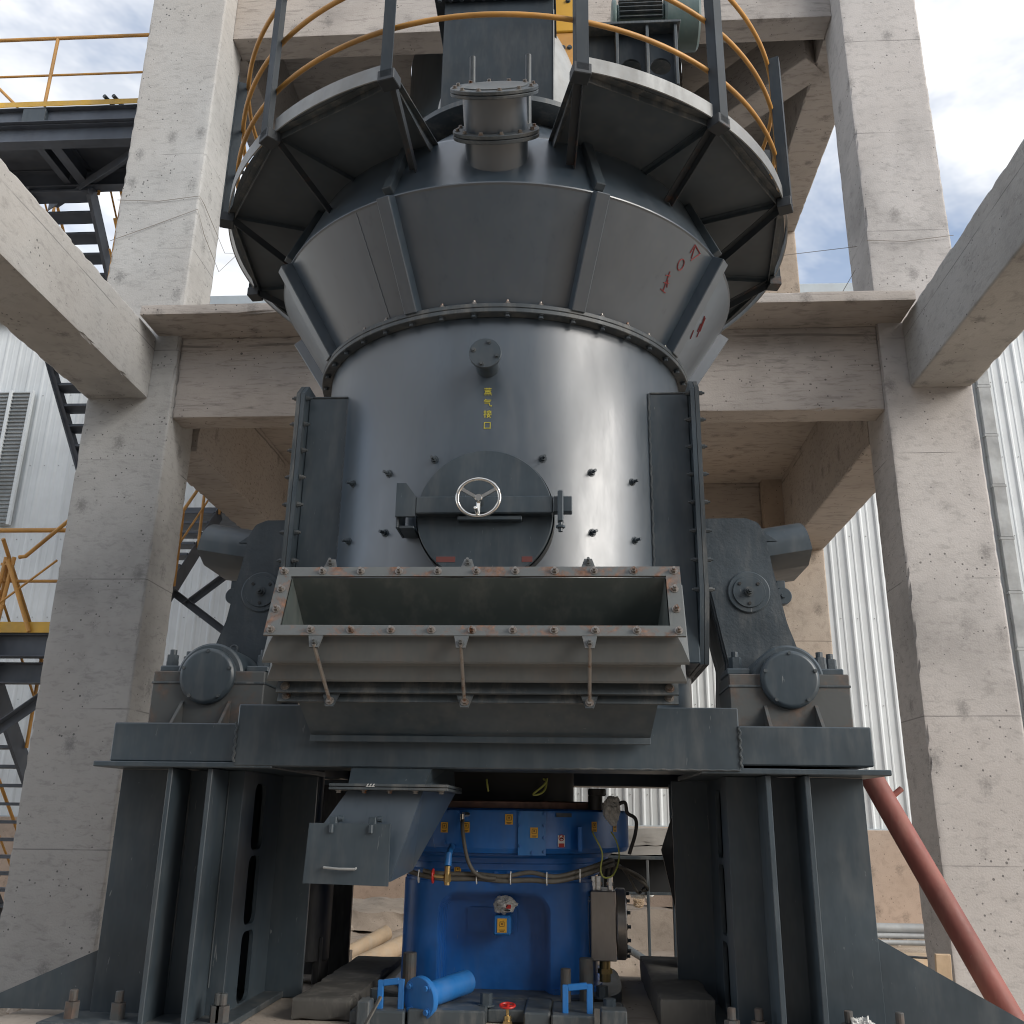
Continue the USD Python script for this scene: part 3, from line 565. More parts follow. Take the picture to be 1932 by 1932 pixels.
# manhole door
MD = A(-0.462, 4.735, 3.062)
door = part(mb, 'manhole_door', M().cyl(MD + A(0, 0.012, 0), MD + A(0, -0.03, 0), 0.362, 72, ch=0.004), 'slate_paint')
part(mb, 'manhole_neck', M().spin([(0.369, -0.012), (0.369, 0.20), (0.345, 0.20), (0.345, -0.012)], MD + A(0, 0.013, 0), (A(1, 0, 0), A(0, 0, -1), A(0, 1, 0)), 72), 'mark_black')
part(door, 'cross_bar', M().box((-0.82, 4.635, 3.045), (-0.10, 4.704, 3.14), 0.006), 'slate_paint')
part(door, 'cross_bar_lip', M().box((-0.60, 4.655, 3.015), (-0.262, 4.702, 3.039), 0.004), 'slate_paint')
part(door, 'hinge_bracket', M().prism([(-0.925, 3.03), (-0.925, 3.215), (-0.875, 3.215), (-0.82, 3.14), (-0.82, 3.03)], (0, 4.655, 0), (1, 0, 0), (0, 0, 1), 0.02).box((-0.925, 4.656, 2.975), (-0.91, 4.86, 3.215), 0.003).box((-0.909, 4.67, 2.975), (-0.83, 4.86, 2.99), 0.003), 'slate_paint')
part(door, 'latch', M().box((-0.098, 4.63, 3.05), (0.0, 4.69, 3.135), 0.004).box((-0.075, 4.605, 2.99), (-0.045, 4.66, 3.16), 0.006).cyl((-0.06, 4.625, 2.94), (-0.06, 4.625, 3.0), 0.012, 10).cyl((-0.06, 4.625, 2.96), (-0.06, 4.625, 2.972), 0.024, 6), 'slate_paint')
for sx, w in ((-0.66, 0.10), (-0.235, 0.055)):
    part(door, 'primer_patch', M().box((sx - w / 2, 4.7035, 2.80), (sx + w / 2, 4.706, 2.83), 0.001), 'primer_red', label='bare red primer patch')
hw = part(door, 'handwheel', M().tube([A(-0.475 + 0.108 * math.cos(t), 4.50, 3.085 + 0.100 * math.sin(t)) for t in np.linspace(0, 2 * PI, 49)], 0.0105, 10), 'chrome', smooth=True)
for k in range(3):
    t = -PI / 2 + k * 2 * PI / 3; part(hw, 'spoke', M().bar((-0.475 + 0.018 * math.cos(t), 4.515, 3.085 + 0.018 * math.sin(t)), (-0.475 + 0.104 * math.cos(t), 4.502, 3.085 + 0.096 * math.sin(t)), 0.020, 0.010, up=(0, 1, 0)), 'chrome')
part(hw, 'hub', M().cyl((-0.475, 4.60, 3.085), (-0.475, 4.495, 3.085), 0.02, 20, ch=0.003), 'chrome')
part(hw, 'spinner_handle', M().cyl((-0.478, 4.50, 3.0), (-0.482, 4.43, 3.01), 0.009, 12, ch=0.002), 'chrome')
# nozzle on the roof, square to it
nb = pol(1.5, 1.39, 5.155); nd = unit(A(0, -0.75, 0.66)); nx = A(1, 0, 0); ny = np.cross(nd, nx)
nz = part(mb, 'roof_nozzle', M().spin([(0.182, -0.12), (0.182, 0.40)], nb, (nx, ny, nd), 56), 'slate_body', smooth=True)
for h0, h1 in ((0.165, 0.187), (0.19, 0.212), (0.395, 0.413), (0.416, 0.436)):
    part(nz, 'flange', M().spin([(0.0 if h1 > 0.42 else 0.183, h0), (0.245, h0), (0.248, h0 + 0.003), (0.248, h1 - 0.003), (0.245, h1), (0.0 if h1 > 0.42 else 0.183, h1)], nb, (nx, ny, nd), 56), 'slate_dusty')
for hh, k in ((0.436, 12), (0.212, 12)):
    for i in range(k):
        t = i * 2 * PI / k + 0.2; part(nz, 'bolt', M().hexb(nb + nd * hh + 0.222 * (math.cos(t) * nx + math.sin(t) * ny), nd, 0.011, 0.012), 'bolt_steel', False)
part(nz, 'cover_disc', M().spin([(0, 0.4365), (0.185, 0.4365), (0.185, 0.442), (0, 0.442)], nb, (nx, ny, nd), 48), 'bellows_paint')
for sx in (-0.10, 0.12):
    part(nz, 'lifting_rod', M().cyl(nb + nd * 0.20 + nx * sx * 1.5 + ny * 0.16, nb + nd * 0.20 + nx * sx * 1.5 + ny * 0.16 + A(0, -0.10, 0.42), 0.018, 12), 'slate_dusty')
part(mb, 'top_flange', M().spin([(0.60, 6.12), (0.86, 6.12), (0.86, 6.16), (0.60, 6.16)], (*AX, 0), MILL, 100), 'slate_dusty')
bolts(mb, [(pol(a, 0.80, 6.162), (0, 0, 1)) for a in (-40, -28, -16, -4, 8, 20, 32)], r=0.014, h=0.014)
part(mb, 'dome', M().spin([(0.64 * math.cos(t), 6.162 + 1.65 * math.sin(t)) for t in np.linspace(0, PI / 2, 24)], (AX[0], AX[1] + 0.14, 0), MILL, 96), 'galvanised', smooth=True)

# ------------------------------------------------------------------ service platform round the top
pf = thing('service_platform', 'ring platform round the mill top with dark posts and yellow guard rails', 'platform')
PR, PZ = 1.965, 5.38
POSTS = [-180 + 360 / 13 * k for k in range(13)]; GAP = -15.2; POSTS[6], POSTS[7] = -15.2, 15.2
deckm = M().spin([(1.355, PZ), (PR - 0.015, PZ), (PR - 0.015, PZ + 0.008), (1.355, PZ + 0.008)], (*AX, 0), MILL, 132, rad(-GAP), rad(360 + GAP))
part(pf, 'deck_plate', deckm, 'deck_slate')
for a in POSTS:
    o = outw(a); t = A(math.cos(rad(a)), math.sin(rad(a)), 0)
    ps = part(pf, 'post', M().angle(pol(a, PR + 0.02, PZ - 0.06), pol(a, PR + 0.02, 6.50), 0.07, 0.007, up=o), 'slate_dark')
    part(pf, 'bracket_strut', M().angle(pol(a, PR - 0.02, PZ - 0.045), pol(a * (1.2 if abs(a) < 20 else 1.1 if abs(a) < 120 else 1), 1.475, 5.135), 0.05, 0.006, up=t), 'rust_post')
    if abs(a) > 20: part(pf, 'joist', M().angle(pol(a, 1.2, PZ - 0.017), pol(a, PR, PZ - 0.017), 0.032, 0.005), 'slate_paint')
    part(ps, 'foot_clip', M().obox(pol(a, PR + 0.01, PZ - 0.045), [t, o, A(0, 0, 1)], (0.05, 0.045, 0.035), 0.004), 'rust_post')
for a0, a1 in zip(POSTS, POSTS[1:] + [POSTS[0] + 360]):
    if a0 == GAP: continue
    part(pf, 'chord_angle', M().angle(pol(a0, PR - 0.01, PZ - 0.022), pol(a1, PR - 0.01, PZ - 0.022), 0.045, 0.006), 'slate_dusty')
    part(pf, 'toe_plate', M().spin([(PR, PZ - 0.02), (PR + 0.008, PZ - 0.02), (PR + 0.008, PZ + 0.075), (PR, PZ + 0.075)], (*AX, 0), MILL, 14, rad(a0 + 1.2), rad(a1 - 1.2)), 'galvanised')
for a in (GAP, -GAP):      # end plates of the gap in front
    s = 1 if a < 0 else -1
    part(pf, 'end_plate', M().prism([(PR - 0.01, PZ - 0.005), (1.355, PZ - 0.005), (1.40, PZ - 0.07), (1.46, PZ - 0.07)], (AX[0], AX[1], 0), outw(a), (0, 0, 1), 0.008).bar(pol(a, PR, PZ + 0.0), pol(a, 1.3, PZ + 0.0), 0.06, 0.008), 'slate_dusty')
for z in (5.72, 6.09, 6.46):
    for a0, a1 in zip(POSTS, POSTS[1:] + [POSTS[0] + 360]):
        part(pf, 'guard_rail', M().tube(arc(PR - 0.02, z, rad(a0), rad(a1), 13), 0.0148, 10), 'handrail_yellow', smooth=True)

# ------------------------------------------------------------------ feed chute, rotary valve and motor on top
fc = thing('feed_chute', 'square dark feed chute rising from the middle of the mill roof', 'chute')
part(fc, 'duct', M().box((-0.925, 5.45, 6.20), (-0.115, 6.25, 7.31), 0.006), 'slate_dark')
part(fc, 'base_frame', M().box((-0.97, 5.40, 6.165), (-0.07, 6.3, 6.198), 0.004), 'slate_dusty')
fcf = part(fc, 'top_flange', M().box((-1.0, 5.40, 7.312), (-0.10, 6.3, 7.345), 0.004), 'slate_dark')
part(fc, 'upper_duct', M().box((-0.90, 5.47, 7.347), (-0.14, 6.25, 8.0), 0.006), 'slate_dark')
for i in range(11): part(fcf, 'bolt', M().hexb((-0.96 + i * 0.082, 5.42, 7.311), (0, 0, -1), 0.014, 0.02), 'slate_cast', False)
part(fc, 'corner_seam', M().bar((-0.116, 5.447, 6.2), (-0.116, 5.447, 7.2), 0.008, 0.008), 'galvanised')
rv = thing('rotary_valve', 'yellow and orange drive guard beside the dark feed chute', 'machine guard')
part(rv, 'guard', M().box((-0.113, 5.9, 7.45), (0.075, 6.05, 8.3), 0.006), 'sticker_yellow', label='bright yellow guard plate')
part(rv, 'bracket', M().box((-0.113, 5.915, 6.95), (0.062, 6.05, 7.448), 0.006), 'handrail_yellow', label='orange lower bracket')
for bx, bz in ((-0.05, 7.3), (0.0, 7.3), (-0.01, 7.75)): part(rv, 'bolt', M().hexb((bx, 5.914 if bz < 7.4 else 5.899, bz), (0, -1, 0), 0.014, 0.012), 'slate_cast', False)
mf = thing('motor_base', 'dark box frame with two round openings under the electric motor', 'machine base')
cs = [(0.12, 7.15), (0.12, 7.70), (0.87, 7.70), (0.87, 7.15)]
part(mf, 'front_plate', M().prism(cs, (0, 6.24, 0), (1, 0, 0), (0, 0, 1), 0.02, [[(0.50 + 0.085 * math.cos(t), 7.37 + 0.085 * math.sin(t)) for t in np.linspace(0, 2 * PI, 24)[:-1]], [(0.74 + 0.085 * math.cos(t), 7.37 + 0.085 * math.sin(t)) for t in np.linspace(0, 2 * PI, 24)[:-1]]]), 'slate_dark')
for xx in (0.385, 0.63, 0.86): part(mf, 'stiffener', M().box((xx - 0.012, 6.12, 7.10), (xx + 0.012, 6.235, 7.72), 0.003), 'slate_dusty')
part(mf, 'top_plate', M().box((0.10, 6.10, 7.705), (0.90, 6.9, 7.73), 0.003), 'slate_dusty')
part(mf, 'back_plate', M().box((0.12, 6.85, 7.1), (0.87, 6.87, 7.70), 0.003), 'slate_paint')
part(mf, 'support', M().box((0.1, 6.3, 6.2), (0.2, 6.8, 7.1), 0.004).box((0.78, 6.3, 6.0), (0.86, 6.8, 7.1), 0.004), 'slate_paint')
em = thing('electric_motor', 'grey-green electric motor with cooling fins above the box frame', 'motor')
MC = A(0, 6.45, 8.03)
part(em, 'housing', M().cyl(MC + A(0.40, 0, 0), MC + A(0.80, 0, 0), 0.165, 40, ch=0.01), 'motor_green')
for k in range(30):
    t = k * 2 * PI / 30; part(em, 'fin', M().obox(MC + A(0.60, -0.185 * math.cos(t), 0.185 * math.sin(t)), [A(1, 0, 0), A(0, -math.cos(t), math.sin(t)), A(0, math.sin(t), math.cos(t))], (0.18, 0.022, 0.004), 0.001), 'slate_dusty', False)
part(em, 'fan_cowl', M().cyl(MC + A(0.802, 0, 0), MC + A(1.10, 0, 0), 0.225, 48, ch=0.02), 'motor_green', smooth=30)
part(em, 'end_shield', M().cyl(MC + A(0.36, 0, 0), MC + A(0.398, 0, 0), 0.205, 40, ch=0.01), 'motor_green')
part(em, 'terminal_box', M().box((0.47, 6.35, 8.22), (0.68, 6.6, 8.36), 0.01), 'motor_green')
part(em, 'foot', M().box((0.46, 6.28, 7.731), (0.76, 6.62, 7.86), 0.004), 'motor_green')

# ------------------------------------------------------------------ round outlet duct behind
od = thing('outlet_duct', 'big dark round duct rising through the upper slab behind the mill', 'duct')
part(od, 'pipe', M().spin([(1.95, 6.37), (1.95, 13.0)], (-0.35, 11.13, 0), MILL, 96), 'slate_paint', smooth=True)
part(od, 'collar', M().spin([(1.951, 6.37), (2.04, 6.37), (2.04, 6.40), (1.951, 6.40)], (-0.35, 11.13, 0), MILL, 96), 'slate_dusty')

# ------------------------------------------------------------------ air inlet with bellows
inl = thing('air_inlet', 'wide open rectangular inlet with rusty bolted flange and ribbed bellows', 'inlet duct')
IB = A(-0.4465, 4.10, 2.305); ux = A(1, 0, 0); uv = unit(A(0, 0.143, 0.35)); un = np.cross(ux, uv)   # un points out of the mouth
HW, HH = 0.94, 0.378
def rect(off, hw, h0, h1): 
    o = IB + np.asarray(off, float); return [o + ux * a + uv * b for a, b in ((-hw, h0), (hw, h0), (hw, h1), (-hw, h1))]
fl = [(-HW, 0), (HW, 0), (HW, HH), (-HW, HH)]
b_, s_ = 0.053, 0.066
hole = [(-HW + s_, b_), (HW - s_, b_), (HW - s_, HH - b_), (-HW + s_, HH - b_)]
mfl = part(inl, 'mouth_flange', M().prism(fl, IB - un * 0.012, ux, uv, 0.012, [hole]), 'rust_flange', label='rusty bolted mouth flange')
pts = [(x, 0.027) for x in np.linspace(-HW + 0.03, HW - 0.03, 11)] + [(x, HH - 0.026) for x in np.linspace(-HW + 0.03, HW - 0.03, 11)] + [(sx * (HW - 0.033), z) for sx in (-1, 1) for z in (0.14, 0.25)]
for a, b in pts: part(mfl, 'bolt', M().hexb(IB + ux * a + uv * b, un, 0.0135, 0.012, True, 0.014), 'bolt_steel', False)
DD = A(0, 0.185, -0.225)
e = 0.034
loops = []
for fr, of in ((0.03, -0.035), (0.16, 0.0), (0.36, e), (0.40, e), (0.52, 0.0), (0.56, 0.0), (0.72, e * 0.75), (0.76, e * 0.75), (0.88, -0.01), (0.97, -0.035)):
    loops.append(rect(DD * fr - un * 0.014, HW - 0.015 + of, 0.015 - of, HH - 0.015 + of))
part(inl, 'bellows', M().rings(loops), 'bellows_paint', False, label='two grey sheet-metal bellows folds')
il = [rect(DD * t - un * 0.010, HW - s_ - 0.004 - 0.03 * t, b_ + 0.004 + 0.02 * t, HH - b_ - 0.004) for t in (0, 1.0)] + [rect(A(0, 0.75, -0.50), HW - 0.22, 0.06, HH - 0.06)]
part(inl, 'liner', M().rings([l[::-1] for l in il]), 'primer_green', False, label='grey-green inside lining')
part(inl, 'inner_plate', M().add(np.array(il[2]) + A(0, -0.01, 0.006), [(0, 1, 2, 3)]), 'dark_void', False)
for k in (0, 1):
    o = DD * (1.02 + k * 0.17)
    lf = part(inl, 'lower_flange', M().prism([(-HW + 0.02, 0.0), (HW - 0.02, 0.0), (HW - 0.02, HH), (-HW + 0.02, HH)], IB + o - un * 0.012, ux, uv, 0.012, [[(-HW + 0.12, 0.06), (HW - 0.12, 0.06), (HW - 0.12, HH - 0.06), (-HW + 0.12, HH - 0.06)]]), 'slate_dusty')
    for sx in (-1, 1): part(lf, 'bolt', M().hexb(IB + o + ux * sx * (HW - 0.06) + uv * 0.03, un, 0.015, 0.012), 'bolt_steel', False)
dl = [rect(DD * 1.2, HW - 0.105, 0.03, HH - 0.03), rect(A(0, 0.60, -0.525), HW - 0.157, 0.0, HH)]
part(inl, 'lower_duct', M().rings(dl), 'slate_paint', False)
mid_ = [a * 0.45 + b * 0.55 for a, b in zip(np.array(dl[0]), np.array(dl[1]))]
part(inl, 'duct_stiffener', M().bar(mid_[0] + A(0, -0.012, -0.02), mid_[1] + A(0, -0.012, -0.02), 0.01, 0.03), 'slate_paint')
for xx in (-0.70, -0.045, 0.52):
    for zz, top in ((0.0, 0), (HH, 1)):
        if top:
            c = IB + uv * HH + ux * xx; lug = M().prism([(-0.034, 0), (0.034, 0), (0.018, 0.055), (-0.018, 0.055)], c - un * 0.022, ux, uv, 0.010).hexb(c + uv * 0.032 - un * 0.012, un, 0.013, 0.012, True, 0.02)
            part(inl, 'tie_lug', lug, 'bellows_paint', False)
        else:
            c = IB + ux * xx; low = IB + DD * 1.14 + ux * (xx + (0.035 if xx < -0.5 else 0.0))
            part(inl, 'tie_lug', M().prism([(-0.034, 0.004), (0.034, 0.004), (0.020, -0.062), (-0.020, -0.062)], c - un * 0.012, ux, uv, 0.010).hexb(c - uv * 0.036 - un * 0.001, un, 0.012, 0.012, True, 0.014), 'bellows_paint', False)
            part(inl, 'tie_lug', M().prism([(-0.042, 0.03), (0.042, 0.03), (0.018, -0.045), (-0.018, -0.045)], low + un * 0.002, ux, uv, 0.010), 'slate_dusty', False)
            part(inl, 'tie_rod', M().cyl(c - uv * 0.05 + un * 0.004, low - uv * 0.018 + un * 0.014, 0.0085, 10).hexb(low - uv * 0.018 + un * 0.012, un, 0.014, 0.012), 'bolt_steel', label=None)

# ------------------------------------------------------------------ roller arms and bearings
def roller_arm(s, lab, lab2):
    X = lambda x: AX[0] + 0.035 + s * x           # x counted outwards from the stand's middle line
    P = lambda pts: [(X(a), z) for a, z in pts]
    arm = thing('roller_arm', lab, 'roller arm')
    yf, dep = 5.46, 0.42
    body = [(1.20, 3.28), (1.47, 3.28), (1.545, 3.25), (1.585, 3.17), (1.61, 2.97), (1.67, 2.64), (1.765, 2.32), (1.75, 2.06), (1.28, 2.06), (1.30, 2.40), (1.255, 2.62), (1.22, 2.80), (1.20, 2.9)]
    from manifold3d import JoinType
    off = lambda c, d: c.offset(d, JoinType.Round, 2.0, 24)
    pm = off(off(section(P(body)), -0.05), 0.05)
    q = None
    for ins, d in ((0.018, 0.0), (0.006, 0.010), (0.0, 0.03)):
        e_ = Manifold.extrude(off(pm, -ins), dep - 2 * d).translate((0, 0, d)); q = e_ if q is None else q + e_
    q = q.refine_to_length(0.05); me = q.to_mesh(); v = me.vert_properties[:, :3]
    W = np.column_stack([v[:, 0], yf + dep - v[:, 2], v[:, 1]]); W = W + fb(W * 6.0)[:, None] * 0.004
    part(arm, 'casting', (W, me.tri_verts), 'slate_cast', 40)
    c = A(X(1.455), yf, 2.815)
    cv = part(arm, 'cap', M().spin([(0, 0.03), (0.018, 0.03), (0.018, 0.022), (0.092, 0.022), (0.095, 0.014), (0.118, 0.014), (0.123, 0.010), (0.123, 0.0)], c + A(0, 0.002, 0), (A(s, 0, 0), A(0, 0, 1) , A(0, -1, 0)), 56), 'slate_paint', 30)
    part(cv, 'hub', M().hexb(c + A(0, -0.028, 0), (0, -1, 0), 0.02, 0.02, True, 0.02), 'slate_dusty', False)
    for t in (0.7, 2.4, 4.7): part(cv, 'bolt', M().hexb(c + A(0.07 * math.cos(t), -0.02, 0.07 * math.sin(t)), (0, -1, 0), 0.010, 0.006, False), 'mark_black', False)
    # shroud that sticks out behind the arm
    pr = [(-0.26, 0.0)] + [(-0.26 + 0.26 - 0.26 * math.cos(t), 0.06 + 0.17 * math.sin(t)) for t in np.linspace(0, PI / 2, 10)] + [(0.30, 0.23), (0.30, -0.06), (-0.10, -0.06)]
    x0 = X(1.50); o = A(x0, 5.80, 3.06)
    ta = s * 0.16; o = o - A(0, 0, 0.02); dv = A(math.cos(ta), 0, math.sin(ta))
    part(arm, 'shroud', M().prism([(a, b) for a, b in pr], o if s > 0 else o - dv * 0.43, (0, 1, 0), (-math.sin(ta), 0, math.cos(ta)), 0.37 if s > 0 else 0.43), 'slate_paint')
    part(arm, 'shroud_lug', M().prism([(0, 0), (0.09 * s, 0.0), (0.02 * s, 0.05)], (X(1.57), 5.55, 3.15), (1, 0, 0), (0, 0, 1), 0.012), 'slate_paint')
    k = A(X(1.69), 5.62, 2.83)
    part(arm, 'side_knob', M().cyl(k + A(-s * 0.1, 0.1, 0), k + A(-s * 0.02, 0.1, 0.0), 0.02, 12).cyl(k + A(0, 0.06, 0), k + A(0, -0.0, 0), 0.052, 28, ch=0.004).hexb(k, (0, -1, 0), 0.014, 0.012, False).box(k + A(-0.03, 0.02, 0.05), k + A(0.02, 0.07, 0.10), 0.003), 'slate_paint', 30)
    ey = A(X(1.56), 5.38, 2.455)
    part(arm, 'lifting_eye', M().tube([ey + A(0.022 * math.cos(t), 0, 0.022 * math.sin(t)) for t in np.linspace(0, 2 * PI, 17)], 0.006, 8).cyl(ey + A(0, 0, -0.06), ey + A(0, 0, -0.024), 0.009, 8), 'slate_dusty')
    # bearing housing that stands on the frame
    br = thing('bearing_block', lab2, 'bearing')
    x0, x1 = sorted((X(1.24), X(1.86))); bz = 1.97
    part(br, 'base', M().box((x0, 5.02, bz), (x1, 5.36, 2.275), 0.006), 'rust_block')
    part(br, 'split_line', M().box((x0 - 0.004, 5.015, 2.205), (x1 + 0.004, 5.36, 2.217), 0.002), 'slate_dusty')
    cx = X(1.553)
    hd = M().cyl((cx, 5.03, 2.245), (cx, 5.38, 2.245), 0.185, 56, ch=0.012); part(br, 'housing', hd, 'slate_paint', 30)
    cp = part(br, 'end_cap', M().spin([(0, 0.05), (0.128, 0.05), (0.140, 0.046), (0.150, 0.034), (0.152, 0.0)], (cx, 5.03, 2.245), (A(1, 0, 0), A(0, 0, 1), A(0, -1, 0)), 64), 'slate_paint', 35)
    for t in (PI / 2, PI / 2 + 1.26, PI / 2 - 1.26, PI / 2 + 2.5, PI / 2 - 2.5): part(cp, 'bolt', M().hexb((cx + 0.134 * math.cos(t), 4.984, 2.245 + 0.134 * math.sin(t)), (0, -1, 0), 0.010, 0.010, False), 'slate_dusty', False)
    for xx, nn in ((X(1.30), 1), (X(1.785), 2)):
        part(br, 'bolt_boss', M().box((xx - 0.062, 5.06, 2.276), (xx + 0.062, 5.30, 2.31), 0.006), 'slate_paint')
        for j in range(nn):
            bx = xx + (j - (nn - 1) / 2) * 0.07
            part(br, 'stud_nut', M().cyl((bx, 5.15 + j * 0.06, 2.31), (bx, 5.15 + j * 0.06, 2.345), 0.036, 6).cyl((bx, 5.15 + j * 0.06, 2.345), (bx, 5.15 + j * 0.06, 2.38), 0.034, 6).cyl((bx, 5.15 + j * 0.06, 2.38), (bx, 5.15 + j * 0.06, 2.41), 0.019, 12), 'slate_cast', False)
    for xx in (X(1.42), X(1.68)):
        part(br, 'web_rib', M().prism([(5.02, 2.115), (5.02, 1.972), (4.885, 1.972)], (xx - 0.008, 0, 0), (0, 1, 0), (0, 0, 1), 0.016), 'rust_block', False)
roller_arm(-1, 'cast roller arm left of the drum beside the yellow stair rail', 'rust-stained bearing block with round cap on the left end of the stand')
roller_arm(1, 'cast roller arm right of the drum in front of the rear column', 'rust-stained bearing block with round cap on the right end of the stand')

# ------------------------------------------------------------------ discharge chute
dc = thing('reject_chute', 'slate grey sloping reject chute with hinged box flap left of gearbox', 'chute')
def quad_duct(l0, l1): return M().rings([l0, l1])
top = [A(-1.06, 4.62, 1.80), A(-0.66, 4.62, 1.80), A(-0.62, 5.0, 1.80), A(-1.02, 5.0, 1.80)]
mid = [A(-1.055, 4.52, 1.665), A(-0.70, 4.52, 1.665), A(-0.60, 4.95, 1.665), A(-1.0, 4.95, 1.665)]
part(dc, 'upper_duct', quad_duct(mid, top), 'slate_paint', False)
part(dc, 'joint_flange', M().box((-1.13, 4.46, 1.652), (-0.575, 5.02, 1.664), 0.002).box((-1.13, 4.46, 1.667), (-0.575, 5.02, 1.680), 0.002), 'slate_dusty')
for xx in np.linspace(-1.09, -0.61, 5): part(dc, 'bolt', M().hexb((xx, 4.49, 1.651), (0, 0, -1), 0.011, 0.010), 'bolt_steel', False)
lowr = [A(-1.20, 4.42, 1.49), A(-0.825, 4.42, 1.49), A(-0.815, 4.42, 1.25), A(-0.78, 4.75, 1.22), A(-1.15, 4.75, 1.22), A(-1.18, 4.75, 1.49)]
sd = [A(-0.60, 4.95, 1.651), A(-0.70, 4.53, 1.651), A(-0.826, 4.43, 1.49), A(-0.818, 4.43, 1.26), A(-0.77, 4.6, 1.29)]
fr = part(dc, 'sloping_duct', M().add([A(-1.055, 4.53, 1.651), A(-0.70, 4.53, 1.651), A(-0.826, 4.50, 1.49), A(-1.16, 4.50, 1.49), A(-1.0, 4.95, 1.651), A(-0.60, 4.95, 1.651), A(-0.775, 4.78, 1.29), A(-1.15, 4.78, 1.25), A(-0.818, 4.45, 1.26), A(-1.18, 4.45, 1.26)],
     [(0, 3, 2), (0, 2, 1), (1, 2, 8), (1, 8, 6), (1, 6, 5), (5, 6, 7), (5, 7, 4), (4, 7, 9), (4, 9, 3), (4, 3, 0), (8, 9, 7), (8, 7, 6), (3, 9, 8), (3, 8, 2)]), 'slate_body', False)
flp = part(dc, 'flap', M().prism([(-1.205, 1.250), (-0.822, 1.243), (-0.826, 1.505), (-1.195, 1.505)], (0, 4.43, 0), (1, 0, 0), (0, 0, 1), 0.018), 'slate_paint', label='flat grey flap with a wire handle')
part(flp, 'handle', M().tube([A(-1.11, 4.435, 1.318), A(-1.11, 4.395, 1.318), A(-1.04, 4.39, 1.313), A(-0.97, 4.395, 1.313), A(-0.965, 4.435, 1.32)], 0.0055, 8), 'galvanised')
for xx in (-1.09, -0.91):
    part(flp, 'hinge', M().box((xx - 0.017, 4.42, 1.495), (xx + 0.017, 4.47, 1.535), 0.004).cyl((xx, 4.405, 1.465), (xx, 4.405, 1.50), 0.010, 10).cyl((xx + 0.02, 4.45, 1.525), (xx + 0.04, 4.45, 1.525), 0.014, 10), 'slate_paint')
for sx in (0, 0.014, 0.028): part(dc, 'paint_scribble', M().bar((-0.955 + sx, 4.459, 1.667), (-0.945 + sx, 4.459, 1.679), 0.004, 0.001, up=(0, -1, 0), ch=0).bar((-0.945 + sx, 4.459, 1.667), (-0.953 + sx, 4.459, 1.673), 0.004, 0.001, up=(0, -1, 0), ch=0), 'mark_white', False)

# ------------------------------------------------------------------ blue gearbox
gb = thing('gearbox', 'bright blue upright gearbox standing under the mill between the legs', 'gearbox')
GC = A(-0.45, 5.98, 0); GA = MILL
def superloop(z, h, n=3.6, k=96, sy=1.0):
    out = []
    for t in np.arange(k) * 2 * PI / k:
        c, s = math.cos(t), math.sin(t); rr = 1 / (abs(c) ** n + abs(s) ** n) ** (1 / n); out.append(A(GC[0] + 0.03 + h * rr * s, GC[1] - h * sy * rr * c, z))
    return out
part(gb, 'upper_drum', M().spin([(0.60, 1.585), (0.755, 1.585), (0.772, 1.575), (0.775, 1.56), (0.775, 1.385), (0.76, 1.36), (0.66, 1.352), (0.655, 1.34)], GC, GA, 120), 'gear_blue', 30)
part(gb, 'neck', M().rings([superloop(1.352, 0.655, 2.1), superloop(1.33, 0.625, 2.2), superloop(1.305, 0.615, 2.3), superloop(1.30, 0.60, 2.4), superloop(1.27, 0.595, 2.5), superloop(1.255, 0.575, 2.7), superloop(1.235, 0.565, 3.0)]), 'gear_blue', 30)
# body with a recessed arched front
ycf = GC[1] - 0.552
arch = lambda w, z0, z1, r: [(-w, z0), (w, z0)] + [(w - r + r * math.cos(t), z1 - r + r * math.sin(t)) for t in np.linspace(0, PI / 2, 9)] + [(-w + r - r * math.sin(t), z1 - r + r * math.cos(t)) for t in np.linspace(0, PI / 2, 9)]
def slab_of(h, n, z0, z1): return Manifold.extrude(section([(p[0], p[1]) for p in superloop(0, h, n, 120)]), z1 - z0).translate((0, 0, z0))
bd = slab_of(0.55, 4.2, 0.665, 1.205) + slab_of(0.546, 4.0, 1.2, 1.22) + slab_of(0.54, 3.8, 1.21, 1.236) + slab_of(0.575, 4.2, 0.66, 0.69)
for off_, dep_ in ((0.052, 0.003), (0.043, 0.008), (0.036, 0.016), (0.031, 0.028), (0.026, 0.045), (0.021, 0.065), (0.015, 0.085), (0.008, 0.103), (0.0, 0.115)):
    pm_ = M().prism([(a - 0.43, b) for a, b in arch(0.268 + off_, 0.60, 1.118 + off_, 0.07 + off_)], (0, ycf + dep_, 0), (1, 0, 0), (0, 0, 1), 0.2)
    v_, f_ = pm_.mesh(); from manifold3d import Mesh
    bd = bd - Manifold(Mesh(np.asarray(v_, np.float32), np.asarray(f_, np.uint32)))
part(gb, 'body', M().man(bd), 'gear_blue', 62)
ycf = ycf + 0.115
part(gb, 'name_plate', M().prism([(a - 0.445, b + 0.0) for a, b in [(x, z) for x, z in ([(-0.135, 0.955), (-0.125, 0.945), (0.125, 0.945), (0.135, 0.955), (0.135, 1.06), (0.125, 1.07), (-0.125, 1.07), (-0.135, 1.06)])]], (0, ycf - 0.003, 0), (1, 0, 0), (0, 0, 1), 0.012), 'gear_blue')
ob = part(gb, 'oil_indicator', M().box((-0.425, 5.36, 0.948), (-0.335, 5.542, 1.045), 0.008), 'gear_blue_light', label='small blue box below the wrapped gauge')
gf = part(gb, 'base_flange', M().rings([superloop(0.665, 0.66, 4.0), superloop(0.66, 0.68, 4.0), superloop(0.632, 0.68, 4.0), superloop(0.602, 0.68, 4.0)], cap=True), 'slate_dusty')
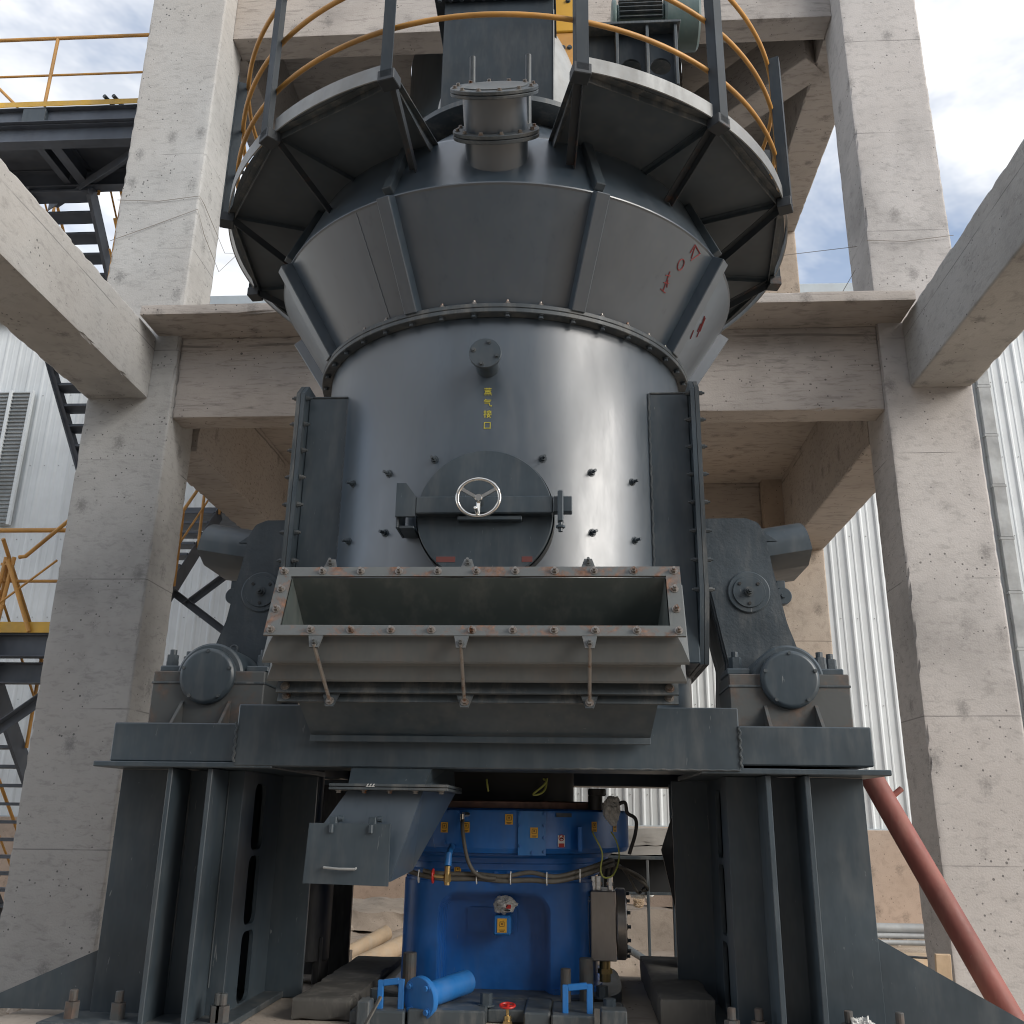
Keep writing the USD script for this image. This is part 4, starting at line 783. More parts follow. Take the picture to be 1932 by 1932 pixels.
part(gb, 'top_ring', M().spin([(0.42, 1.628), (0.68, 1.628), (0.70, 1.62), (0.70, 1.587), (0.5, 1.587)], GC, GA, 96), 'rust_ring', 30, label='rust-brown machined ring on top')
part(gb, 'table_hub', M().spin([(0.45, 1.629), (0.45, 1.86)], GC, GA, 64), 'mark_black')
def on_drum(a, z, r=0.776): return A(GC[0] + r * math.sin(rad(a)), GC[1] - r * math.cos(rad(a)), z)
def drum_plate(a0, a1, z0, z1, r0, r1, n=8): return M().spin([(r0, z0), (r1, z0), (r1, z1), (r0, z1)], GC, GA, n, rad(a0), rad(a1))
pl_ = part(gb, 'cover_plate', drum_plate(11.5, 22.5, 1.352, 1.572, 0.70, 0.79), 'gear_blue_light')
for a, z in ((12.3, 1.56), (21.7, 1.56), (21.7, 1.50), (21.7, 1.44), (12.3, 1.50), (12.3, 1.40), (21.7, 1.37), (17, 1.365)): part(pl_, 'bolt', M().hexb(on_drum(a, z, 0.79), outw(a), 0.008, 0.008, False), 'gear_blue', False)
cp2 = part(gb, 'cover_plate', drum_plate(-22, -11, 1.40, 1.572, 0.70, 0.79), 'gear_blue')
for a, z in ((-21, 1.565), (-17, 1.568), (-12, 1.565), (-17, 1.41)): part(cp2, 'bolt', M().hexb(on_drum(a, z, 0.79), outw(a), 0.009, 0.008, False), 'gear_blue', False)
part(gb, 'drum_lug', M().box((0.02, 5.30, 1.37), (0.045, 5.42, 1.50), 0.004), 'gear_blue')
part(gb, 'drum_label_plate', drum_plate(27, 34, 1.545, 1.565, 0.72, 0.785), 'slate_cast')
pp = A(-0.385, 5.385, 1.253)
part(gb, 'port', M().spin([(0.018, 0.0), (0.026, 0.018), (0.045, 0.018), (0.048, 0.0)], pp + A(0, 0.03, 0), (A(1, 0, 0), A(0, 0, 1), A(0, -1, 0)), 28), 'gear_blue')
def stickerplane(c, n, w, h, white=False):
    x, y, z = frame(n); s = M().obox(c, [x, y, z], (w / 2, h / 2, 0.0012), 0)
    p = part(gb, 'sticker', s, 'mark_white' if white else 'sticker_yellow', False, label='white prohibition sticker with a red ring' if white else None)
    c2 = c + z * 0.0016
    if white:
        part(p, 'ring', M().tube([c2 + x * 0.015 * math.cos(t) + y * (0.016 + 0.015 * math.sin(t)) for t in np.linspace(0, 2 * PI, 19)], 0.0025, 5), 'valve_red')
        part(p, 'bar', M().obox(c2 + y * 0.016, [unit(x + y), unit(y - x), z], (0.014, 0.002, 0.001), 0), 'valve_red', False)
        part(p, 'pictogram', M().obox(c2 + y * 0.013, [x, y, z], (0.009, 0.004, 0.0008), 0), 'mark_black', False)
        part(p, 'text_block', M().obox(c2 - y * 0.022, [x, y, z], (w * 0.4, 0.010, 0.0008), 0), 'valve_red', False)
    else:
        tri = [c2 + x * a * 0.02 + y * (b * 0.02 + 0.004) for a, b in ((-0.6, -0.4), (0.6, -0.4), (0.55, 0.7), (-0.55, 0.7))]
        mm = M()
        for q in range(4): mm.bar(tri[q], tri[(q + 1) % 4], 0.003, 0.001, up=n, ch=0)
        mm.obox(c2 + y * 0.008, [x, y, z], (0.004, 0.005, 0.0008), 0)
        part(p, 'pictogram', mm, 'sticker_ink', False)
        part(p, 'text_line', M().obox(c2 - y * h * 0.32, [x, y, z], (w * 0.32, 0.0018, 0.0008), 0).obox(c2 - y * h * 0.42, [x, y, z], (w * 0.22, 0.0015, 0.0008), 0), 'sticker_ink', False)
def drum_sticker(px, z, r, w=0.036, h=0.052, white=False):
    a = math.degrees(math.asin((px - GC[0]) / r)); stickerplane(on_drum(a, z, r + 0.002), outw(a), w, h, white)
drum_sticker(-0.685, 1.485, 0.79, 0.04); drum_sticker(-0.568, 1.487, 0.775, 0.038); drum_sticker(-0.342, 1.53, 0.775, 0.042); drum_sticker(-0.21, 1.465, 0.79, 0.042)
drum_sticker(-0.068, 1.424, 0.775, 0.042, 0.056, True); drum_sticker(0.11, 1.497, 0.775, 0.040); drum_sticker(0.228, 1.496, 0.775, 0.040)
stickerplane(A(-0.628, 5.402, 1.262), A(-0.1, -1, 0), 0.036, 0.034); stickerplane(A(-0.380, 5.357, 0.998), A(0, -1, 0), 0.05, 0.068)
# lower fittings
for xx, sgn in ((-0.93, -1), (-0.045, 1)):
    pts = [A(xx, 4.95, 0.66), A(xx, 4.95, 0.775), A(xx + 0.10, 4.95, 0.785) if sgn < 0 else A(xx + 0.115, 4.95, 0.785), A(xx + 0.10, 4.95, 0.66) if sgn < 0 else A(xx + 0.115, 4.95, 0.66)]
    part(gb, 'lifting_loop', M().bar(pts[0], pts[1] + A(0, 0, 0.012), 0.028, 0.026, up=(0, 1, 0)).bar(pts[1] + A(0.012, 0, 0.0), pts[2] + A(-0.012, 0, 0.0), 0.026, 0.028, up=(0, 0, 1)).bar(pts[2] + A(0, 0, 0.008), pts[3], 0.028, 0.026, up=(0, 1, 0)), 'gear_blue_light')
part(gb, 'clamp_shoe', M().box((-1.06, 4.88, 0.602), (-0.80, 5.25, 0.665), 0.008).box((-1.02, 4.84, 0.60), (-0.96, 4.95, 0.71), 0.006), 'slate_dusty')
part(gb, 'clamp_shoe', M().box((-0.11, 4.88, 0.602), (0.24, 5.25, 0.668), 0.008).box((0.12, 4.84, 0.60), (0.24, 4.95, 0.70), 0.006), 'slate_dusty')
part(gb, 'front_shoe', M().box((-0.79, 4.90, 0.602), (-0.42, 5.30, 0.672), 0.008).box((-0.24, 4.90, 0.602), (-0.115, 5.30, 0.672), 0.008).box((-0.42, 5.02, 0.602), (-0.24, 5.30, 0.66), 0.006), 'slate_dusty')
for bx, by in ((-0.43, 5.06), (0.165, 5.0), (0.14, 5.35), (-0.98, 5.1)): part(gb, 'hold_down_bolt', M().cyl((bx, by, 0.668), (bx, by, 0.676), 0.042, 20).cyl((bx, by, 0.676), (bx, by, 0.725), 0.030, 6), 'slate_cast', False)
for bx, by, h in ((-0.045, 5.22, 0.16), (0.06, 5.3, 0.20), (-0.86, 5.35, 0.20)): part(gb, 'anchor_stud', M().cyl((bx, by, 0.60), (bx, by, 0.66 + h), 0.026 if h < 0.19 else 0.036, 16, ch=0.003), 'rust_block', False)
o = A(-0.735, 4.93, 0.715); d_ = unit(A(0.62, 1.0, 0.10)); x_, y_, _ = frame(d_)
op = part(gb, 'oil_port_pipe', M().cyl(o + d_ * 0.02, o + d_ * 0.36, 0.056, 32), 'gear_blue_light', 30, label='light blue flanged oil pipe')
part(op, 'flange', M().cyl(o - d_ * 0.012, o + d_ * 0.022, 0.096, 44, ch=0.003), 'gear_blue_light', 30)
for k in range(4):
    t = PI / 4 + k * PI / 2; part(op, 'bolt', M().hexb(o - d_ * 0.012 + 0.073 * (math.cos(t) * x_ + math.sin(t) * y_), -d_, 0.013, 0.012), 'gear_blue_light', False)
# hand valves
def valve(parent, c, axis, r, lab):
    v = part(parent, 'valve_wheel', M().tube([c + frame(axis)[0] * r * math.cos(t) + frame(axis)[1] * r * math.sin(t) for t in np.linspace(0, 2 * PI, 25)], r * 0.16, 8).bar(c - frame(axis)[0] * r, c + frame(axis)[0] * r, r * 0.2, r * 0.14).bar(c - frame(axis)[1] * r, c + frame(axis)[1] * r, r * 0.2, r * 0.14).cyl(c - unit(axis) * r * 0.15, c + unit(axis) * r * 0.2, r * 0.3, 10), 'valve_red', 40, label=lab)
gv = thing('drain_valve', 'small brass drain valve with red wheel at the gearbox foot', 'valve')
valve(gv, A(-0.314, 4.87, 0.705), A(0, -0.15, 1), 0.034, None)
part(gv, 'stem', M().cyl((-0.314, 4.875, 0.66), (-0.314, 4.87, 0.702), 0.007, 10), 'brass')
part(gv, 'body', M().cyl((-0.314, 4.90, 0.625), (-0.314, 4.84, 0.622), 0.022, 16, ch=0.002).cyl((-0.314, 4.875, 0.60), (-0.314, 4.875, 0.662), 0.016, 14).hexb((-0.314, 4.845, 0.622), (0, -1, 0), 0.027, 0.014, False).cyl((-0.314, 4.9, 0.625), (-0.314, 5.03, 0.625), 0.012, 10), 'brass', 30)
hv = thing('gate_valve', 'brass gate valve with red wheel hanging on the gearbox left side', 'valve')
valve(hv, A(-0.715, 5.07, 1.252), A(-1, 0, 0), 0.032, None)
part(hv, 'stem', M().cyl((-0.71, 5.07, 1.252), (-0.66, 5.07, 1.248), 0.010, 10), 'brass')
part(hv, 'body', M().cyl((-0.642, 5.07, 1.21), (-0.642, 5.07, 1.30), 0.015, 14).cyl((-0.642, 5.07, 1.225), (-0.642, 5.07, 1.262), 0.019, 6), 'brass', 30)
part(hv, 'blue_fitting', M().cyl((-0.642, 5.07, 1.30), (-0.642, 5.09, 1.36), 0.019, 14).cyl((-0.642, 5.09, 1.35), (-0.642, 5.25, 1.40), 0.016, 12), 'gear_blue_light', 30)
# cable bundle slung round the gearbox
from scipy.interpolate import CubicSpline
def spline(pts, n=60):
    p = np.array(pts, float); t = np.concatenate([[0], np.cumsum(np.linalg.norm(np.diff(p, axis=0), axis=1))]); return CubicSpline(t, p)(np.linspace(0, t[-1], n))
ch = thing('cable_bundle', 'grey cable bundle tied with white straps slung round the blue gearbox', 'cable')
b0 = [A(-0.98, 5.55, 1.36), A(-0.93, 5.28, 1.30), A(-0.86, 5.19, 1.268), A(-0.78, 5.16, 1.248), A(-0.62, 5.15, 1.235), A(-0.489, 5.15, 1.238), A(-0.337, 5.15, 1.230), A(-0.22, 5.15, 1.236), A(-0.118, 5.16, 1.231), A(0.0, 5.19, 1.25), A(0.09, 5.24, 1.275), A(0.17, 5.36, 1.30), A(0.21, 5.5, 1.30)]
part(ch, 'cable', M().tube(spline(b0, 90), 0.0125, 10), 'hose_grey', True)
b1 = [p + A(0, 0.003, 0.024) for p in b0]; b1[5] = b1[5] + A(0, 0, -0.003); b1[7] += A(0, 0, 0.012)
part(ch, 'cable', M().tube(spline(b1[3:], 80), 0.0115, 10), 'hose_grey', True)
part(ch, 'cable', M().tube(spline([A(-0.585, 5.19, 1.525), A(-0.578, 5.14, 1.47), A(-0.562, 5.12, 1.39), A(-0.537, 5.12, 1.31), A(-0.50, 5.125, 1.262), A(-0.46, 5.13, 1.245), A(-0.40, 5.137, 1.243)], 50), 0.010, 10), 'hose_grey', True)
part(ch, 'cable_gland', M().cyl((-0.587, 5.19, 1.515), (-0.587, 5.185, 1.555), 0.013, 12).cyl((-0.583, 5.20, 1.55), (-0.55, 5.23, 1.553), 0.014, 12), 'chrome', 30)
for px in (-0.80, -0.50, -0.325, -0.14, 0.03):
    part(ch, 'tie_strap', M().tube([A(px, 5.155 + 0.024 * math.cos(t) + (0.03 if px > 0 else 0), 1.244 + (0.016 if px > 0 else 0) + 0.031 * math.sin(t)) for t in np.linspace(0, 2 * PI, 15)], 0.003, 6), 'mark_white')
ew = thing('earth_wire', 'two looped green-yellow earth wires on the gearbox right side', 'wire')
part(ew, 'wire', M().tube(spline([A(0.098, 5.19, 1.477), A(0.125, 5.14, 1.42), A(0.145, 5.13, 1.36), A(0.135, 5.13, 1.30), A(0.145, 5.13, 1.262), A(0.175, 5.15, 1.255), A(0.215, 5.2, 1.29), A(0.235, 5.24, 1.36), A(0.225, 5.24, 1.42), A(0.195, 5.25, 1.475)], 60), 0.0042, 8), 'wire_green', True)
ew2 = thing('earth_wire', 'stiff yellow-green wire ends above the rusty ring of the gearbox', 'wire')
part(ew2, 'wire', M().tube(spline([A(-0.16, 5.15, 1.735), A(-0.185, 5.13, 1.68), A(-0.21, 5.13, 1.655), A(-0.175, 5.13, 1.66), A(-0.145, 5.15, 1.70), A(-0.14, 5.16, 1.74)], 36), 0.0055, 8), 'wire_green', True)
part(ew2, 'wire', M().tube(spline([A(-0.46, 5.16, 1.73), A(-0.455, 5.15, 1.70), A(-0.45, 5.16, 1.67)], 12), 0.005, 8), 'wire_green', True)
# wrapped gauge
def blob(c, r, seed, amp=0.22, freq=7.0, sub=4):
    import trimesh
    s = trimesh.creation.icosphere(subdivisions=sub); v = np.array(s.vertices); n = fb(v * 1.3 + seed) * amp * 1.2 - np.abs(fb(v * freq * 0.45 + seed)) * amp * 1.1
    return np.asarray(c, float) + v * (1 + n)[:, None] * np.asarray(r, float), np.array(s.faces)
wg = thing('wrapped_gauge', 'white plastic bag wrapped round a gauge on the gearbox front', 'plastic bag')
part(wg, 'bag', blob((-0.372, 5.40, 1.098), (0.062, 0.06, 0.050), 3.0, 0.24), 'white_plastic', 25)
part(wg, 'logo', M().obox((-0.345, 5.336, 1.092), [A(1, 0, 0), A(0, 0, 1), A(0, -1, 0)], (0.012, 0.010, 0.002), 0.001), 'valve_red', False)
part(wg, 'logo_text', M().obox((-0.352, 5.336, 1.074), [A(1, 0, 0), A(0, 0, 1), A(0, -1, 0)], (0.016, 0.003, 0.002), 0.001).obox((-0.358, 5.3355, 1.092), [unit(A(1, 0, 1)), unit(A(-1, 0, 1)), A(0, -1, 0)], (0.011, 0.003, 0.002), 0.001), 'mark_black', False)
# filler cap on the drum
fcap = thing('wrapped_breather', 'breather wrapped in clear plastic with black cap on the gearbox rim', 'breather')
part(fcap, 'wrap', blob((0.21, 5.46, 1.585), (0.048, 0.045, 0.085), 8.0, 0.2), 'white_plastic', 25)
part(fcap, 'cap', M().cyl((0.13, 5.5, 1.66), (0.13, 5.5, 1.70), 0.05, 20, ch=0.006).cyl((0.12, 5.5, 1.585), (0.12, 5.5, 1.66), 0.04, 16), 'black_rubber')
part(fcap, 'hose', M().tube(spline([A(0.25, 5.45, 1.62), A(0.285, 5.44, 1.62), A(0.295, 5.44, 1.57), A(0.33, 5.44, 1.55), A(0.34, 5.44, 1.50), A(0.32, 5.44, 1.42), A(0.30, 5.45, 1.36)], 40), 0.010, 8), 'black_rubber', True)

# ------------------------------------------------------------------ stainless cabinet right of gearbox
cb = thing('junction_box', 'brushed steel junction box on pipe fittings right of the gearbox', 'junction box')
part(cb, 'box', M().box((0.088, 5.55, 0.812), (0.228, 5.85, 1.163), 0.005), 'stainless')
part(cb, 'hinge_rod', M().cyl((0.075, 5.56, 0.85), (0.075, 5.56, 1.12), 0.006, 8).tube([A(0.075 + 0.014 * math.cos(t), 5.56, 1.12 + 0.014 * math.sin(t)) for t in np.linspace(0, 2 * PI, 13)], 0.004, 6), 'chrome')
part(cb, 'round_cover', M().cyl((0.229, 5.72, 0.985), (0.285, 5.72, 0.985), 0.185, 40, ch=0.006), 'stainless', 30)
for t in np.linspace(-1.3, 1.3, 7): part(cb, 'bolt', M().hexb((0.286, 5.72 - 0.165 * math.cos(t), 0.985 + 0.165 * math.sin(t)), (1, 0, 0), 0.010, 0.016), 'slate_cast', False)
for xx in (0.105, 0.135, 0.20): part(cb, 'gland', M().cyl((xx, 5.62, 1.164), (xx, 5.62, 1.235), 0.016, 12).cyl((xx, 5.62, 1.185), (xx, 5.62, 1.205), 0.021, 6), 'chrome', False)
part(cb, 'bottom_fitting', M().cyl((0.165, 5.65, 0.70), (0.165, 5.65, 0.811), 0.030, 16).cyl((0.165, 5.65, 0.74), (0.165, 5.65, 0.765), 0.040, 6), 'brass', 30)
for k, (xx, yy) in enumerate(((0.16, 5.62), (0.215, 5.63), (0.19, 5.64))):
    part(cb, 'cable', M().tube(spline([A(xx, yy, 1.235), A(xx + 0.01, yy, 1.28), A(0.21 + k * 0.02, 5.55, 1.31 - k * 0.01), A(0.30 + k * 0.03, 5.7, 1.24), A(0.40, 6.0, 1.14)], 30), 0.008, 8), 'hose_grey', True)

# ------------------------------------------------------------------ clutter behind the mill
def rough_rock(lo, hi, seed, mat, name, label, cat, group=None, amp=0.05):
    lo, hi = np.asarray(lo, float), np.asarray(hi, float); q = Manifold.cube(tuple(hi - lo)).translate(tuple(lo)).refine_to_length(0.09); me = q.to_mesh(); v = me.vert_properties[:, :3].astype(float)
    d = np.stack([fb(v * 2.6 + seed + k * 7) for k in range(3)], 1) * amp; solo(name, (v + d, me.tri_verts), mat, label, cat, group, smooth=30)
rough_rock((0.30, 9.3, -0.05), (0.98, 10.2, 0.36), 1, 'concrete_far', 'concrete_block', 'lowest step of the rough concrete blocks right of the gearbox', 'block', amp=0.03)
rough_rock((0.46, 9.75, 0.36), (1.3, 10.5, 0.70), 2, 'concrete_far', 'concrete_block', 'middle concrete block stacked behind the steel junction box', 'block', amp=0.03)
rough_rock((0.75, 10.2, 0.70), (1.4, 10.9, 0.93), 3, 'concrete_wall', 'concrete_block', 'topmost tan block beside the right leg', 'block', amp=0.02)
rough_rock((-3.6, 10.8, -0.1), (-1.5, 11.9, 0.30), 4, 'concrete_far', 'rubble_slab', 'pale broken concrete slab lying on the earth left of gearbox', 'rubble', amp=0.10)
rough_rock((-3.2, 11.4, 0.28), (-1.3, 12.6, 0.50), 6, 'concrete_far', 'rubble_slab', 'second broken slab piled behind the first one', 'rubble', amp=0.10)
m = M().tube(spline([A(-2.95, 9.2, -0.02), A(-2.4, 9.7, 0.16), A(-1.9, 10.3, 0.40)], 16), 0.075, 12); solo('timber_pole', m, 'timber', 'upper pale timber pole slanting on the earth left of the gearbox', 'pole')
m = M().tube(spline([A(-2.75, 8.7, 0.0), A(-2.15, 9.4, 0.15), A(-1.5, 10.2, 0.42)], 16), 0.085, 12); solo('timber_pole', m, 'timber', 'lower pale timber pole nearer the blue gearbox', 'pole')
for k, z in enumerate((1.262, 1.335, 1.40)):
    pr = [(a * (0.34 - 0.01 * k), b) for a, b in [(-1, .012), (-.9, .0), (.9, .0), (1, .012), (1, .05), (.92, .066), (-.92, .066), (-1, .05)]]
    q = Manifold.extrude(CrossSection([np.array(pr)]), 0.5).refine_to_length(0.06); me = q.to_mesh(); v = me.vert_properties[:, :3].astype(float)
    W = np.column_stack([0.56 + v[:, 0] + 0.015 * k, 8.0 + v[:, 2], z + v[:, 1]]); W += fb(W * 7)[:, None] * 0.012
    solo('paper_sack', (W, me.tri_verts), 'paper_sack', ('lowest', 'middle', 'topmost')[k] + ' grey sack of the pile on the steel rack behind the gearbox', 'sack', smooth=35)
rk = thing('steel_rack', 'thin steel rack carrying the grey sacks behind the gearbox', 'rack')
part(rk, 'top_frame', M().bar((0.2, 8.0, 1.243), (1.0, 8.0, 1.243), 0.03, 0.025).bar((0.2, 8.5, 1.243), (1.0, 8.5, 1.243), 0.03, 0.025).box((0.2, 8.0, 1.252), (1.0, 8.5, 1.258), 0.001), 'slate_dusty')
for xx, yy in ((0.58, 8.0), (0.98, 8.0), (0.22, 8.5), (0.98, 8.5), (0.22, 8.0)): part(rk, 'leg', M().bar((xx, yy, 0), (xx, yy, 1.23), 0.022, 0.022), 'slate_dusty')
part(rk, 'lower_bar', M().bar((0.2, 8.01, 0.98), (1.0, 8.01, 0.98), 0.02, 0.02), 'slate_dusty')
part(rk, 'back_panel', M().box((0.2, 8.52, 0.95), (1.0, 8.54, 1.22), 0.002), 'dark_void')
solo('broken_brick', blob((0.62, 9.9, 0.76), (0.06, 0.05, 0.05), 12, 0.3), 'timber', 'broken tan brick on the middle concrete block', 'brick', smooth=20)
solo('rag', blob((0.60, 8.9, 0.95), (0.12, 0.08, 0.07), 21, 0.3), 'white_plastic', 'crumpled pale rag beside the steel junction box', 'rag', smooth=25)
m = M().cyl((0.42, 8.6, 0.52), (0.75, 9.2, 0.28), 0.03, 14); solo('steel_pipe', m, 'slate_cast', 'dark pipe leaning on the blocks right of the gearbox', 'pipe')
for k, (z, lab) in enumerate(((0.375, 'upper long grey pipe lying behind the red pipe'), (0.30, 'middle long grey pipe lying behind the red pipe'), (0.235, 'lowest long grey pipe lying behind the red pipe'))):
    solo('long_pipe', M().cyl((2.2, 12.0 - 0.05 * k, z), (6.5, 12.1 - 0.05 * k, z), (0.055, 0.03, 0.028)[k], 16), 'galvanised', lab, 'pipe')
solo('plank', M().obox((3.55, 11.0, 0.17), [unit(A(1, .1, 0)), unit(A(-.1, 1, 0)), A(0, 0, 1)], (1.0, 0.25, 0.045), 0.006), 'timber', 'pale flat plank with a bent wire behind the stand outrigger', 'plank')
solo('plank', M().obox((3.6, 10.6, 0.07), [unit(A(1, -.15, 0)), unit(A(.15, 1, 0)), A(0, 0, 1)], (0.9, 0.22, 0.05), 0.006), 'timber', 'lower plank lying under the pale flat plank', 'plank')
solo('wire_offcut', M().tube(spline([A(2.9, 10.85, 0.25), A(3.3, 10.8, 0.235), A(3.6, 10.76, 0.228), A(3.9, 10.72, 0.226)], 20), 0.012, 6), 'rust_post', 'bent rusty wire on the pale plank', 'wire')
solo('leaning_board', M().obox((2.93, 8.46, 0.25), [A(1, 0, 0), unit(A(0, 1, 0.15)), unit(A(0, -0.15, 1))], (0.06, 0.015, 0.30), 0.004), 'timber', 'short board leaning on the foot of the right column', 'board')
solo('white_rag', blob((1.255, 4.70, 0.66), (0.06, 0.05, 0.065), 33, 0.4), 'white_plastic', 'crumpled white rag at the foot of the right leg', 'rag', smooth=25)
solo('scrap_stick', M().bar((-0.98, 4.72, 0.58), (-0.90, 4.80, 0.74), 0.022, 0.008), 'grey_timber', 'thin wooden stick leaning on the left gearbox clamp', 'stick')
solo('scrap_stick', M().bar((0.10, 4.78, 0.57), (0.10, 4.83, 0.71), 0.026, 0.010), 'grey_timber', 'thin wooden stick leaning on the right gearbox clamp', 'stick')

g_ = M(); ico = __import__('trimesh').creation.icosphere(subdivisions=0); iv, if_ = np.array(ico.vertices), np.array(ico.faces)
for k in range(2600):
    px, py = (rng.uniform(-4.5, 6.5), rng.uniform(7.6, 15.5)); sz = 0.012 + 0.05 * rng.random() ** 4
    g_.add(A(px, py, 0.0 + sz * 0.2) + iv * (sz * rng.uniform(0.6, 1.3, 3)), if_)
solo('gravel', g_, 'concrete_far', 'loose gravel and crumbs of concrete scattered on the earth behind the mill', 'gravel', kind='stuff', smooth=False)
for k, (px, py, ln, an, lab) in enumerate(((-2.1, 8.4, 0.9, 0.4, 'short board end on the earth left of the gearbox'), (1.15, 9.0, 0.7, -0.3, 'short board end on the earth right of the gearbox'), (4.1, 9.9, 1.3, 0.2, 'long loose board behind the red pipe foot'))):
    solo('board_end', M().obox((px, py, 0.07), [A(math.cos(an), math.sin(an), 0), A(-math.sin(an), math.cos(an), 0), A(0, 0, 1)], (ln / 2, 0.06, 0.02), 0.004), 'timber', lab, 'board')

# ------------------------------------------------------------------ red pipe
rp_ = thing('red_pipe', 'rust-red steel pipe leaning behind the right stand leg', 'pipe')
p0, p1 = A(1.79, 6.0, 1.80), A(2.30, 5.45, 0.40); dd = unit(p1 - p0); xx_, yy_, _ = frame(dd); L = np.linalg.norm(p1 - p0) + 0.25
part(rp_, 'tube', M().spin([(0.060, 0.0), (0.063, 0.0), (0.067, 0.004), (0.067, L), (0.06, L)], p0, (xx_, yy_, dd), 40), 'oxide_red', 30)
part(rp_, 'bore', M().spin([(0.060, 0.0), (0.060, 0.4), (0, 0.4)], p0, (yy_, xx_, dd), 32), 'mark_white', 30)
part(rp_, 'nipple', M().cyl(p0 + dd * 0.13 + A(0.05, 0, 0), p0 + dd * 0.13 + A(0.115, 0, 0.05), 0.017, 14), 'oxide_red', 30)

# ------------------------------------------------------------------ steel stair tower at the left
def flight(name_label, x0, x1, top, bot, rails=True, n=None, first=0):
    """treads between x0 and x1; top/bot: (y, z) ends of the stringers"""
    f = thing('steel_stair', name_label, 'stair'); (ya, za), (yb, zb) = top, bot
    for xx in (x0, x1): part(f, 'stringer', M().bar((xx, ya, za - 0.06), (xx, yb, zb - 0.06), 0.012, 0.22).bar((xx + (0.03 if xx == x0 else -0.03), ya, za - 0.165), (xx + (0.03 if xx == x0 else -0.03), yb, zb - 0.165), 0.06, 0.01), 'stair_steel')
    n = n or int(round((za - zb) / 0.2)); sg = 1 if yb > ya else -1
    for i in range(n):
        t = (i + 0.5) / n; y, z = ya + (yb - ya) * t, za + (zb - za) * t
        part(f, 'tread', M().box((x0 + 0.008, y - 0.13, z - 0.035), (x1 - 0.008, y + 0.13, z), 0.003), 'stair_steel')
    if rails:
        for xx in rails:
            part(f, 'handrail', M().tube([A(xx, ya, za + 1.0), A(xx, yb, zb + 1.0)], 0.021, 10), 'handrail_yellow')
            part(f, 'mid_rail', M().tube([A(xx, ya, za + 0.55), A(xx, yb, zb + 0.55)], 0.014, 8), 'handrail_yellow')
            for t in np.linspace(0.05, 0.95, 4): part(f, 'rail_post', M().tube([A(xx, ya + (yb - ya) * t, za + (zb - za) * t), A(xx, ya + (yb - ya) * t, za + (zb - za) * t + 1.0)], 0.02, 10), 'handrail_yellow')
flight('topmost stair flight going down behind the left column', -7.45, -6.55, (10.5, 9.72), (12.5, 7.7), rails=(-6.5, -7.5))
flight('middle stair flight behind the left concrete beam', -6.72, -5.85, (9.9, 7.72), (12.0, 5.72), rails=(-5.8,))
flight('stair flight between left column and roller arm', -5.95, -5.0, (12.45, 5.65), (10.5, 3.45), rails=(-4.98,))
flight('lowest stair flight at the left edge below the yellow landing', -7.2, -6.2, (9.4, 3.32), (12.6, 0.1), rails=(-6.15, -7.2))
up = thing('upper_walkway', 'steel walkway with yellow toe board at upper left against the sky', 'walkway')
part(up, 'front_channel', M().box((-10.5, 9.60, 9.945), (-4.6, 9.615, 10.165), 0.002).box((-10.5, 9.53, 10.155), (-4.6, 9.60, 10.168), 0.002).box((-10.5, 9.53, 9.945), (-4.6, 9.60, 9.957), 0.002), 'stair_steel')
part(up, 'lower_beam', M().ibeam((-10.5, 9.66, 9.81), (-4.6, 9.66, 9.81), 0.16, 0.26), 'stair_steel')
part(up, 'rear_beam', M().ibeam((-10.5, 10.55, 9.81), (-4.6, 10.55, 9.81), 0.16, 0.26), 'stair_steel')
for xx in (-6.66, -8.4, -5.1): part(up, 'joist', M().ibeam((xx, 9.72, 9.82), (xx, 10.5, 9.82), 0.14, 0.24), 'stair_steel')
part(up, 'joist', M().ibeam((-6.9, 9.72, 9.83), (-6.9, 10.5, 9.83), 0.10, 0.2), 'stair_steel')
for k in range(6):
    x0 = -10.5 + k * 1.0; part(up, 'deck_panel', M().box((x0, 9.62, 9.96), (x0 + 1.0, 10.7, 9.966), 0.0), 'stair_steel')
part(up, 'toe_board', M().box((-10.5, 9.52, 10.17), (-4.6, 9.526, 10.25), 0.001), 'kick_yellow')
part(up, 'stiffener', M().box((-7.05, 9.535, 9.955), (-6.75, 9.542, 10.155), 0.001).box((-6.76, 9.545, 9.955), (-6.745, 9.6, 10.155), 0.001), 'slate_paint')
part(up, 'top_rail', M().tube([A(-10.5, 9.55, 11.30), A(-4.6, 9.55, 11.30)], 0.024, 10), 'handrail_yellow')
part(up, 'mid_rail', M().tube([A(-10.5, 9.55, 10.69), A(-4.6, 9.55, 10.69)], 0.015, 8), 'handrail_yellow')
for xx in (-6.79, -8.3, -9.8, -5.25): part(up, 'rail_post', M().tube([A(xx, 9.55, 10.2), A(xx, 9.55, 11.29)], 0.022, 10), 'handrail_yellow')
part(up, 'brace_rail', M().tube([A(-7.9, 9.55, 10.95), A(-7.15, 9.55, 10.2)], 0.02, 8), 'handrail_yellow')
for xx in (-5.98, -5.86): part(up, 'pipe_end', M().cyl((xx, 9.50, 10.285), (xx + 0.05, 9.7, 10.275), 0.026, 14), 'slate_cast')
part(up, 'diagonal_brace', M().angle((-5.45, 9.75, 9.66), (-7.35, 10.95, 9.66), 0.13, 0.010), 'stair_steel')
part(up, 'mid_landing', M().box((-7.5, 12.5, 7.62), (-5.0, 13.4, 7.70), 0.004), 'stair_steel')
part(up, 'mid_landing', M().box((-6.8, 12.4, 5.58), (-4.9, 13.3, 5.66), 0.004), 'stair_steel')
